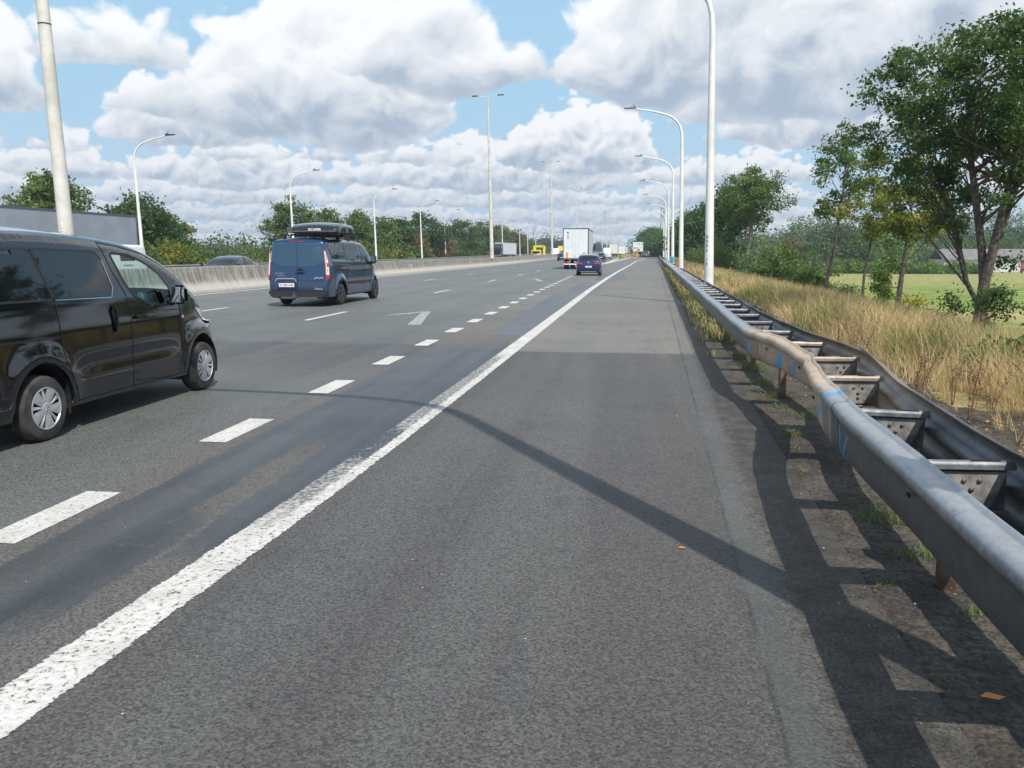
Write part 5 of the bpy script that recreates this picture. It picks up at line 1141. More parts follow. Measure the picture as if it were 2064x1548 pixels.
def truck(name, label, loc, Lt, body_m, roof_m, cab_m, rz=0., cab=True, rear='doors', top=4.05, group=None, detail=True, side_txt=None, wd=2.55):
    """articulated lorry; origin under the rear edge of its trailer, nose towards +y"""
    root = empty(name, loc, rz); tag(root, label, 'lorry', group); hw = wd / 2; z0 = 1.12
    def side_fn(n, p): pass
    bx = MB().box((0, Lt / 2, (z0 + top) / 2), (wd, Lt, top - z0)).build('trailer_box', body_m, root, bevel=.02)
    fr = MB(); fr.box((0, Lt / 2, top + .015), (wd + .06, Lt + .06, .09)); [fr.box((sx * (hw + .005), -.0, (z0 + top) / 2), (.10, .06, top - z0)) for sx in (-1, 1)]; fr.box((0, Lt / 2, z0 - .06), (wd + .03, Lt + .02, .13)); fr.build('trailer_frame', roof_m, root, bevel=.01)
    MB().box((0, Lt * .5, .95), (1.1, Lt * .92, .22)).build('chassis', M_black, root)
    if detail:
        for sx in (-1, 1):
            MB().box((sx * .86, -.04, 1.42), (.20, .02, .62)).build('marker_board', mat('orange_board', (.75, .28, .03), .5), root)
            tl = MB().box((sx * .95, -.06, .74), (.52, .10, .17)).build('tail_light', M_red, root, bevel=.01); MB().box((sx * .74, -.115, .74), (.09, .01, .12)).build('indicator', mat('amber_lens', (.8, .3, .02), .2), tl)
        MB().box((0, -.05, .52), (2.40, .10, .13)).build('rear_bumper', M_white, root, bevel=.01); MB().box((.12, -.11, .76), (.52, .012, .12)).build('number_plate', M_white, root); MB().box((.12, -.118, .76), (.40, .003, .06)).build('plate_number', M_dark, root)
        for sx in (-.01, .30, -.32): MB().box((sx, -.012, (z0 + top) / 2), (.02, .01, top - z0 - .2)).build('door_bar', mat('bar_grey', (.5, .52, .53), .4), root)
        MB().box((-.80, -.012, 3.35), (.13, .012, .60)).build('sticker', mat('sticker_grey', (.35, .36, .37), .5), root); MB().prism([(-.93, 3.72), (-.73, 3.66), (-.73, 3.78), (-.88, 3.80)], 'xz', -.02, -.008).build('sticker', mat('sticker_dark', (.05, .05, .06), .5), root)
        for sx in (-.10, .34): MB().box((sx, -.012, 1.32), (.16, .012, .20)).build('placard', mat('bar_grey'), root)
    for y in ([1.2, 2.55, 3.9] if detail else [1.5, 3.2]):
        for sx in (-1, 1): MB().lathe([(-.17, 0), (-.17, .30), (-.15, .33), (-.16, .48), (-.10, .51), (.10, .51), (.16, .48), (.15, .33), (.17, .30), (.17, 0)], 'x', (0, 0, 0), 20).build('wheel', M_tyre, root, smooth=True, loc=(sx * 1.07, y, .51))
        if detail:
            for sx in (-1, 1): MB().box((sx * 1.08, y, 1.04), (.34, 1.1, .03)).build('mudguard', M_black, root)
    if cab:
        y0 = Lt + .5; c = MB(); c.prism([(y0, .55), (y0 + 2.15, .45), (y0 + 2.25, 1.3), (y0 + 2.12, 2.3), (y0 + 1.75, 3.2), (y0 + 1.2, 3.75), (y0 + .1, 3.85), (y0, 3.6)], 'yz', -1.24, 1.24); cb = c.build('cab', cab_m, root, bevel=.06, smooth=True)
        MB().prism([(y0 + 2.27, 1.55), (y0 + 2.17, 2.25), (y0 + 1.98, 2.72), (y0 + 1.90, 2.72), (y0 + 2.05, 1.55)], 'yz', -1.12, 1.12).build('windscreen', M_glass, root)
        for sx in (-1, 1):
            MB().prism([(y0 + .9, 1.7), (y0 + 2.0, 1.7), (y0 + 1.9, 2.5), (y0 + .9, 2.5)], 'yz', sx * 1.235, sx * 1.255).build('side_window', M_glass, root)
            MB().box((sx * 1.42, y0 + 2.05, 2.35), (.22, .14, .75)).build('side_mirror', M_dark, root, bevel=.03)
            for yy in (y0 + 1.35, y0 - 2.2): MB().lathe([(-.17, 0), (-.17, .30), (-.16, .48), (-.10, .51), (.10, .51), (.16, .48), (.17, .30), (.17, 0)], 'x', (0, 0, 0), 20).build('wheel', M_tyre, root, smooth=True, loc=(sx * 1.05, yy, .51))
            MB().box((sx * .85, y0 + 2.27, .85), (.42, .06, .22)).build('headlight', M_clear, root, bevel=.02)
        MB().box((0, y0 + 2.28, 1.15), (1.5, .05, .55)).build('grille', M_black, root); MB().box((0, y0 + 1.1, .5), (2.3, 2.1, .3)).build('cab_chassis', M_black, root)
    if side_txt:
        for sx in (-1, 1): text_mesh(side_txt, 1.15, 'lettering', mat('letter_grey'), root, (sx * (hw + .012), Lt * .5, 2.7), (R(90), 0, R(90) * sx), .003, 1.1)
    return root
def curtain(c1, c2):
    def f(n, p):
        x, y, z = n.sep(n.obj())[0:3]; s = n.m('SINE', n.m('MULTIPLY', y, 5.5)); v = n.noise(n.xyz(x, n.m('MULTIPLY', y, .6), z), 1.2, 4, .6)
        put(n, p, 'Base Color', n.mix(n.ramp(v, .3, .7), c1, c2)); put(n, p, 'Normal', n.bump(n.m('MULTIPLY_ADD', s, .4, n.noise(n.obj(), 1.5, 3)), .25, .03))
    return f
M_trail = mat('trailer_white', rough=.45, fn=curtain((.62, .65, .66), (.70, .73, .74))); M_frame = mat('trailer_frame_grey', (.09, .10, .12), .5); M_greyc = mat('grey_curtain', rough=.55, fn=curtain((.25, .28, .315), (.30, .33, .37)))
def trucks():
    truck('white_lorry', 'big white articulated lorry ahead in the right lane, seen from behind with orange marker boards', (-4.52, 85.0, 0), 13.6, M_trail, M_frame, paint('navy_cab', (.01, .015, .06), .2, .3), top=4.10)
    truck('grey_lorry', 'long grey trailer with a dark roof edge behind the nearest mast, coming the other way', (-30.3, 47.0, 0), 13.6, M_greyc, M_frame, M_white, rz=math.pi, top=3.80, detail=False)
    p = at(1243, 505, 268); truck('cream_lorry', 'pale box lorry further ahead, right of the plain white van', (p.x - 1.0, 268, zr(268) - .1), 8, mat('cream_box', rough=.5, fn=curtain((.66, .63, .56), (.74, .71, .65))), M_white, M_white, top=4.0, detail=False)
    for (px_, Y, tp, lb, c) in ((1253, 330, 3.9, 'small white lorry beyond the cream box lorry', (.7, .7, .7)), (1259, 390, 3.8, 'distant pale lorry right of the small white lorry', (.55, .56, .57)), (1263.5, 450, 3.6, 'far grey lorry at the head of the queue of lorries', (.3, .33, .36))):
        truck('distant_lorry', lb, (at(px_, 505, Y).x, Y, zr(Y) - .4), 7, mat('box_%d' % Y, c, .5), M_white, M_dark, top=tp, detail=False)
    p = at(1213, 505, 170); truck('blue_lorry', 'blue lorry tail seen in the gap beside the white trailer', (p.x - .3, 240, zr(240) - .3), 8, mat('box_blue', (.05, .25, .45), .5), M_dark, M_dark, top=2.8, detail=False, cab=False)
    # oncoming on the far side
    p = at(1020, 518, 215); truck('oncoming_lorry', 'oncoming lorry with a dark cab and white trailer beyond the median, before the trees', (p.x - .6, 215 + 16, zr(230) - .15), 13.2, M_trail, M_white, paint('slate_cab', (.03, .05, .065), .3, .3), rz=math.pi + R(-7), detail=False, side_txt='STRETTO' if False else None)
    yel = mat('yellow_paint', (.85, .66, .02), .35); p = at(1085, 513, 300); z = zr(300) - .4
    root = empty('yellow_lorry', (p.x, 300, z)); tag(root, 'bright yellow lorry with a high frame over its cab, beyond the median', 'lorry'); w = 7.0 * .62
    MB().prism([(-2.6, .4), (.9, .4), (.9, 2.5), (-2.6, 2.5)], 'xz', 0, 2.4).build('cab', yel, root, bevel=.06); MB().box((-.85, -.03, 1.65), (2.8, .05, .8)).build('windscreen', M_glass, root); MB().box((-.85, -.03, .85), (3.0, .05, .5)).build('front_panel', M_white, root)
    fr = MB(); fr.box((2.1, .6, 2.1), (.75, 1.0, 3.6)); fr.box((.2, .6, 3.75), (4.0, 1.0, .65)); fr.box((-1.5, .6, 3.0), (.7, 1.0, 1.2)); fr.build('frame', yel, root, bevel=.05)
    for sx in (-2.1, 1.9): MB().lathe([(-.2, 0), (-.2, .5), (.2, .5), (.2, 0)], 'x', (0, 0, 0), 14).build('wheel', M_tyre, root, loc=(sx, .8, .5))
    p = at(1131, 506, 330); root = empty('yellow_box_lorry', (p.x, 330, zr(330) - .4)); tag(root, 'yellow box lorry peeping out left of the white trailer', 'lorry'); MB().box((0, 3, 2.6), (2.5, 6, 2.9)).build('box', yel, root, bevel=.04); MB().box((0, -.6, 1.5), (2.4, 1.4, 1.6)).build('cab', yel, root, bevel=.1); MB().box((0, -1.32, 1.8), (2.1, .05, .6)).build('windscreen', M_glass, root)
    p = at(1119, 509, 262); root = empty('white_camper', (p.x, 262, zr(262) - .2)); tag(root, 'white high-fronted van beyond the median beside the second mast', 'van'); MB().prism([(-1.1, .4), (6, .4), (6, 2.8), (.2, 2.8), (-.7, 1.9), (-1.1, 1.2)], 'yz', -1.3, 1.3).build('body', M_white, root, bevel=.08); MB().prism([(-1.0, 1.35), (-.64, 1.98), (-.6, 1.9), (-.95, 1.3)], 'yz', -1.15, 1.15).build('windscreen', M_glass, root)
trucks()
# ------------------------------------------------------------------ vegetation
def leaf_mat(name, c1, c2, c3=None, trans=.42):
    def f(n, p):
        t = n.node('ShaderNodeAttribute', attribute_name='tint').outputs['Fac']
        c = n.mix(n.ramp(t, .1, .8, smooth=False), c1, c2)
        if c3: c = n.mix(n.ramp(t, .86, .93), c, c3)
        tr = n.node('ShaderNodeBsdfTranslucent'); n.put(tr.inputs[0], n.mix(1.0, c, (1.25, 1.35, .7), 'MULTIPLY'))
        put(n, p, 'Base Color', c); p.inputs['Roughness'].default_value = .5; p.inputs['Specular IOR Level'].default_value = .35
        mx = n.node('ShaderNodeMixShader'); mx.inputs[0].default_value = trans
        out = n.n['Material Output']; n.l.new(p.outputs[0], mx.inputs[1]); n.l.new(tr.outputs[0], mx.inputs[2]); n.l.new(mx.outputs[0], out.inputs[0])
    return mat(name, rough=.5, fn=f)
L_oak = leaf_mat('leaves_dark', (.036, .074, .022), (.10, .165, .05), (.17, .18, .05))
L_mix = leaf_mat('leaves_mid', (.055, .10, .022), (.14, .20, .05), (.26, .23, .05))
L_yel = leaf_mat('leaves_yellowing', (.09, .13, .025), (.24, .25, .05), (.50, .36, .05))
L_rus = leaf_mat('leaves_rusty', (.11, .095, .035), (.25, .17, .06), (.34, .18, .05))
L_wil = leaf_mat('leaves_grey_green', (.085, .13, .065), (.19, .24, .125), (.2, .23, .12))
L_far = leaf_mat('leaves_far', (.04, .07, .035), (.075, .115, .06))
L_hed = leaf_mat('leaves_hedge', (.08, .15, .015), (.20, .30, .03))
M_bark = mat('bark', rough=.95, fn=speck((.045, .037, .030), (.12, .10, .08), 12, 6, .7, bd=.03))
M_barkl = mat('bark_pale', rough=.95, fn=speck((.14, .12, .095), (.26, .23, .18), 9, 6, .5, bd=.02))
def leaves(C, size, rs, up=.35, elong=1.7):
    """two-facet leaves at centres C"""
    n = len(C); a = rs.normal(size=(n, 3)); a[:, 2] += up * rs.choice([-1, 1], n); a /= np.linalg.norm(a, axis=1)[:, None]
    b = rs.normal(size=(n, 3)); b -= a * (a * b).sum(1)[:, None]; b /= np.linalg.norm(b, axis=1)[:, None]; c = np.cross(a, b)
    s = size * rs.uniform(.6, 1.35, n)[:, None]
    p0 = C - b * s * elong * .5; p2 = C + b * s * elong * .5; p1 = C + c * s * .5 + a * s * .14; p3 = C - c * s * .5 + a * s * .14
    V = np.stack([p0, p1, p2, p3], 1).reshape(-1, 3); F = np.arange(n * 4).reshape(-1, 4)
    return V, F
def tree(name, label, cat, x, y, z, height, rx, crown_z0, m, seed, n_clump=60, per=70, leaf=.09, stems=1, lean=(0, 0), bark=None, group=None, trunk_r=None, clump_r=.42, shape=1.0, low=0, spread=.6, limbs=True, ry=None, fill=0.):
    rs = np.random.RandomState(seed); ry = ry or rx; root = empty(name, (x, y, z)); tag(root, label, cat, group); bark = bark or M_bark
    hc = height - crown_z0; cz = crown_z0 + hc * .5; cen = []
    while len(cen) < n_clump:
        p = rs.uniform(-1, 1, 3)
        if np.linalg.norm(p) > 1 or (np.linalg.norm(p) < .35 and rs.rand() < .5): continue
        # pear shaped and uneven outline
        ang = math.atan2(p[1], p[0]); lump = 1 + .22 * math.sin(ang * 3 + seed) + .18 * math.sin(p[2] * 5 + seed * 2 + ang)
        w_ = (1 - .35 * max(0, p[2]) ** 1.5 * shape) * lump
        cen.append((p[0] * rx * w_ + lean[0] * (cz + p[2] * hc * .5) / height, p[1] * ry * w_ + lean[1], cz + p[2] * hc * .5 * (1 + .12 * math.sin(ang * 2 + seed))))
    for _ in range(low): cen.append((rs.uniform(-1, 1) * rx * .5, rs.uniform(-1, 1) * ry * .5, rs.uniform(.12, .9) * crown_z0))
    cen = np.array(cen); C = []; T = []
    for i, c in enumerate(cen):
        k = int(per * rs.uniform(.6, 1.3)); r_ = clump_r * rs.uniform(.6, 1.25); g_ = rs.normal(size=(k, 3)) * (r_, r_, r_ * .62); C.append(c + g_); T.append(np.clip(rs.uniform(.15, .75) + g_[:, 2] / r_ * .12 + rs.uniform(-.18, .18, k), 0, .84))
        if rs.rand() < .12: T[-1] = np.clip(T[-1] + .25, 0, 1)
    C = np.concatenate(C); T = np.concatenate(T); V, F = leaves(C, leaf, rs)
    crown = np_mesh('crown', V, F, m, root, attrs={'tint': ('FACE', T)})
    mb = MB(); tr = trunk_r or height * .017; fork = crown_z0 * (.72 if stems > 1 else 1)
    bases = []
    for s_ in range(stems):
        a = 2 * math.pi * s_ / max(1, stems) + seed; k = 0 if stems == 1 else 1; top = np.array((math.cos(a) * rx * .21 * k + lean[0] * .9, math.sin(a) * ry * .21 * k + lean[1] * .9, crown_z0 + hc * rs.uniform(.6, .82)))
        f0 = np.array((lean[0] * .25, 0, fork * .55)) if stems > 1 else None
        pts = [np.array((0, 0, -.3)), np.array((0.02, 0, fork * .25)), np.array((lean[0] * .2, lean[1] * .2, fork * .55))]
        if k: pts.append(pts[-1] * .6 + top * .4 * np.array((1, 1, 0)) * .6 + np.array((0, 0, fork * .45)))
        pts += [pts[-1] * .5 + top * .5 + rs.normal(size=3) * .06 * rx, top]
        rr = [tr * 1.15, tr, tr * .85] + ([tr * .62] if k else []) + [tr * .45, tr * .12]
        mb.tube([tuple(q) for q in pts], rr, 9); bases.append((pts, rr))
    if limbs:
        sel = rs.permutation(len(cen))[:min(len(cen), 46)]
        for i in sel:
            pts, rr = bases[rs.randint(len(bases))]; e = cen[i]; t = rs.uniform(.35, .95); zt = max(fork * .5, e[2] - np.hypot(e[0], e[1]) * rs.uniform(.5, 1.1)); zs = [p[2] for p in pts]; zt = min(zt, zs[-1] * .97)
            s0 = np.array([np.interp(zt, zs, [p[j] for p in pts]) for j in range(3)]); mid = s0 * .45 + e * .55 + np.array((0, 0, -.12 * rx * rs.uniform(-.2, 1))) + rs.normal(size=3) * .05 * rx
            r0 = tr * rs.uniform(.16, .34); mb.tube([tuple(s0), tuple(s0 * .7 + mid * .3 + rs.normal(size=3) * .02), tuple(mid), tuple(e)], [r0, r0 * .8, r0 * .55, r0 * .15], 5, False)
    mb.build('trunk', bark, root, smooth=True)
    return root
def bush(name, label, cat, x, y, z, rx, ry, h, m, seed, n=2500, leaf=.12, group=None):
    rs = np.random.RandomState(seed); root = empty(name, (x, y, z)); tag(root, label, cat, group)
    k = max(6, n // 90); C = []; T = []
    for i in range(k):
        a = rs.uniform(0, 6.28); r_ = math.sqrt(rs.rand()); zt = rs.uniform(.05, 1) * math.sqrt(max(0.05, 1 - r_ ** 2 * .8)); c = np.array((math.cos(a) * r_ * rx, math.sin(a) * r_ * ry, zt * h * (1 + .18 * math.sin(a * 3 + seed))))
        s_ = min(rx, h) * .20; g_ = rs.normal(size=(90, 3)) * (s_, s_, s_ * .8); C.append(c + g_); T.append(np.clip(rs.uniform(.1, .8) + rs.uniform(-.2, .2, 90), 0, .95))
    C = np.concatenate(C); T = np.concatenate(T); C[:, 2] = np.abs(C[:, 2]); V, F = leaves(C, leaf, rs); np_mesh('foliage', V, F, m, root, attrs={'tint': ('FACE', T)})
    mb = MB()
    for i in range(5): a = rs.uniform(0, 6.28); mb.tube([(0, 0, -.1), (math.cos(a) * rx * .2, math.sin(a) * ry * .2, h * .35), (math.cos(a) * rx * .5, math.sin(a) * ry * .5, h * .75)], [.05, .035, .01], 5, False)
    mb.build('stems', M_bark, root); return root
def gz(x, y): return terr_z(x, y)
def right_side():
    def put_tree(px_, Y, top_px, **k):
        p = at(px_, 560, Y); z = gz(p.x, Y) - .05; ht = at(px_, top_px, Y).z - z; return p.x, Y, z, ht
    x, y, z, h = put_tree(1980, 21.5, 70)
    tree('oak_tree', 'big dark green tree at the right edge with several upright stems', 'tree', x, y, z, h + .6, 3.0, 4.3, L_oak, 11, 185, 190, .060, 3, (.3, 0), group='roadside trees', trunk_r=.15, clump_r=.21, low=3)
    p = at(1880, 330, 22.5); tree('oak_tree', 'dark leafy tree whose crown leans left over the yellowing trees', 'tree', 10.3, 24.3, gz(10.3, 24.3), at(1880, 150, 23).z - gz(10.3, 24), 2.0, 3.4, L_oak, 23, 70, 170, .060, 2, (-2.3, 0), group='roadside trees', trunk_r=.08, clump_r=.20)
    x, y, z, h = put_tree(1812, 33, 315); tree('maple_tree', 'yellowing tree with a low branch, left of the big dark tree', 'tree', x, y, z, h, 1.45, 2.7, L_yel, 5, 66, 105, .078, 1, (.35, 0), M_bark, 'roadside trees', .115, .20, low=4)
    x, y, z, h = put_tree(1662, 44, 240); tree('maple_tree', 'slender tree with slanting twin stems and yellow-green airy crown', 'tree', x, y, z, h, 1.7, 3.9, L_mix, 8, 62, 80, .095, 2, (1.0, 0), M_bark, 'roadside trees', .10, .23, low=2)
    x, y, z, h = put_tree(1740, 40, 300); tree('maple_tree', 'thin yellow-green tree filling the gap behind the yellowing tree', 'tree', x, y, z, h, 1.4, 3.4, L_yel, 31, 42, 85, .095, 1, (.2, 0), M_bark, 'roadside trees', .07, .22)
    x, y, z, h = put_tree(1504, 84, 335); tree('plane_tree', 'round-crowned green tree on a bare pale trunk beside the lamp posts', 'tree', x, y, z, h, 3.4, 5.2, L_mix, 14, 120, 90, .145, 2, (.3, 0), M_barkl, 'roadside trees', .14, .38)
    x, y, z, h = put_tree(1474, 92, 372); tree('plane_tree', 'green tree just left of the round-crowned one, dark trunk', 'tree', x, y, z, h, 3.0, 3.8, L_oak, 15, 80, 100, .20, 1, (0, 0), M_bark, 'roadside trees', .13, .60, low=8)
    x, y, z, h = put_tree(1408, 125, 418); tree('plane_tree', 'dense low dark tree between the second and first lamp posts', 'tree', x, y, z, h, 3.6, 1.2, L_oak, 16, 110, 100, .26, 1, (0, 0), M_bark, 'roadside trees', .15, .75)
    x, y, z, h = put_tree(1382, 150, 440); tree('plane_tree', 'dark tree partly behind the second lamp post', 'tree', x, y, z, h, 3.0, 1.0, L_oak, 17, 70, 100, .30, 1, (0, 0), M_bark, 'roadside trees', .15, .8)
    for i, (px_, Y, tp, rx, m) in enumerate([(1301, 268, 470, 2.6, L_oak), (1316, 262, 461, 4.0, L_oak), (1328, 250, 466, 5.0, L_mix), (1345, 240, 470, 5.5, L_oak), (1365, 210, 462, 5.0, L_oak), (1334, 262, 486, 3.6, L_mix)]):
        x, y, z, h = put_tree(px_, Y, tp); tree('tree', ['dark tree at the left end of the clump behind the pale panel', 'tallest dark tree of the clump behind the pale panel', 'dark green tree right of the tallest one in the far clump', 'dark tree behind the farthest right-hand lamp posts', 'dark tree just left of the second right lamp post', 'low lighter tree at the foot of the far clump'][i], 'tree', x, y, z, h, rx, .8, m, 40 + i, 100, 130, .32, 1, group='trees at the exit', clump_r=1.0, limbs=False)
    # shrubs and saplings on the slope
    x, y, z, h = put_tree(1777, 31, 545); tree('sapling', 'slim green sapling standing in front of the field, left of the yellowing tree', 'tree', x, y, z, max(1.2, h), .38, .45, L_mix, 51, 20, 75, .06, 1, trunk_r=.025, clump_r=.14, group='saplings')
    x, y, z, h = put_tree(2010, 20.5, 575); tree('sapling', 'drooping sapling just right of the big dark trunk', 'tree', x, y, z, max(1.3, h), .36, .75, L_oak, 52, 16, 60, .05, 1, trunk_r=.02, clump_r=.15, group='saplings')
    x, y, z, h = put_tree(1925, 24, 590); tree('sapling', 'bushy sapling left of the big dark trunk, amid its low branches', 'tree', x, y, z, max(1.3, h), .36, .6, L_mix, 53, 12, 45, .05, 1, trunk_r=.025, clump_r=.2, group='saplings')
    for i, (px_, Y, rx, h, m, lb) in enumerate([(1520, 66, 1.8, 3.4, L_wil, 'grey-green bush at the foot of the round-crowned tree'), (1570, 58, 1.6, 3.0, L_mix, 'bush right of the round-crowned tree, with airy twigs'), (1610, 62, 1.9, 2.7, L_wil, 'grey-green willow bush before the hedge'), (1455, 88, 2.6, 2.7, L_mix, 'low green bush beside the first lamp post'), (1425, 110, 3.0, 3.0, L_mix, 'green bush behind the first lamp post'), (1640, 48, 1.2, 1.5, L_mix, 'small bush left of the slender twin stems'), (1695, 40, .9, 1.1, L_mix, 'small bush right of the slender twin stems'), (2058, 11.5, .5, .7, L_mix, 'green weed clump at the right edge')]):
        p = at(px_, 560, Y); bush('bush', lb, 'bush', p.x, Y, gz(p.x, Y) - .05, rx, rx, h, m, 60 + i, 3600 if Y > 45 else 2600, .13 if Y > 45 else .06, 'bushes on the slope')
    # hedge, wood and barn beyond the field
    for i, (px_, w_, Y, h, m) in enumerate([(1625, 5, 178, 3.6, L_mix), (1700, 14, 200, 2.6, L_hed), (1805, 12, 200, 2.4, L_hed), (1905, 10, 200, 2.2, L_hed)]):
        p = at(px_, 540, Y); bush('hedge', ['dark rounded shrub at the left end of the bright hedge', 'left part of the bright yellow-green hedge at the end of the field', 'middle part of the bright hedge beyond the yellowing tree', 'right part of the bright hedge near the barn'][i], 'hedge', p.x, Y, -3.0, w_, 2.0, h, m, 80 + i, 9000, .30, 'hedges beyond the field')
    rs = random.Random(4)
    specs = [(1520, 250, 468, 11, L_oak), (1560, 245, 474, 10, L_wil), (1600, 230, 470, 10, L_wil), (1640, 235, 452, 12, L_wil), (1672, 228, 445, 10, L_wil), (1712, 226, 455, 10, L_mix), (1745, 240, 462, 9, L_oak), (1785, 232, 470, 11, L_hed), (1640, 205, 500, 7, L_oak), (1590, 210, 495, 7, L_rus), (1550, 200, 505, 7, L_wil), (1830, 300, 445, 16, L_oak), (1880, 320, 430, 17, L_oak), (1930, 310, 440, 15, L_mix), (1985, 300, 432, 16, L_oak), (2040, 300, 440, 16, L_mix), (2090, 290, 436, 15, L_oak), (1960, 262, 478, 8, L_hed), (2030, 262, 482, 8, L_mix), (1905, 262, 484, 8, L_wil), (1700, 320, 452, 16, L_oak), (1600, 330, 458, 15, L_oak), (1500, 330, 462, 16, L_far), (1450, 330, 465, 16, L_far)]
    words = ['dark', 'silvery', 'pale willow', 'tall willow', 'highest silvery', 'mid green', 'dark green', 'yellow-green', 'low dark', 'brownish', 'low pale', 'broad dark']
    for i, (px_, Y, tp, rx, m) in enumerate(specs):
        p = at(px_, 520, Y); z = -3.2; h = at(px_, tp, Y).z - z; bush('wood_tree', '%s crown beyond the field, %s' % (words[i % 12], ['left end of the wood', 'behind the round bare-trunk tree', 'left of the slender twin stems', 'above the hedge left end', 'behind the twin stems', 'between twin stems and yellowing tree', 'left of the yellowing tree', 'behind the yellowing tree', 'low behind the hedge', 'in front of the silvery crowns', 'at the foot of the wood', 'above the barn roof', 'on the rise left of the big trunk', 'on the rise by the big trunk', 'behind the big trunk', 'right of the big trunk', 'at the right edge', 'just above the barn', 'behind the barn right end', 'behind the barn left end', 'far back behind the twin stems', 'far back behind the willows', 'hazy back row by the bare trunk', 'hazy back row by the lamp post'][i]), 'tree', p.x, Y, z, rx * .62, rx * .6, h, m, 100 + i, 7200, .44, 'trees of the far wood')
    # barn
    a = at(1905, 508, 225); b_ = at(2095, 506, 225); root = empty('barn', (a.x, 225, -3.0)); tag(root, 'long low farm building with a grey roof at the right edge beyond the field', 'barn'); L = b_.x - a.x
    zr_ = a.z + 3.0; ze = at(1990, 523, 225).z + 3.0
    MB().box((L / 2, 5, ze / 2), (L, 10, ze)).build('wall', mat('barn_wall', rough=.8, fn=speck((.50, .53, .55), (.62, .64, .66), .6, 3)), root)
    MB().box((L * .93, -.03, ze / 2), (5, .1, ze - .2)).build('brick_wall', mat('brick', rough=.9, fn=speck((.22, .06, .04), (.34, .11, .07), 3, 3)), root)
    MB().prism([(-.6, ze - .15), (5, zr_ + .6), (10.6, ze - .15), (10.6, ze), (5, zr_ + .8), (-.6, ze)], 'yz', -.5, L + .5).build('roof', mat('slate_roof', rough=.85, fn=speck((.14, .13, .125), (.22, .21, .20), 1.0, 4)), root)
right_side()
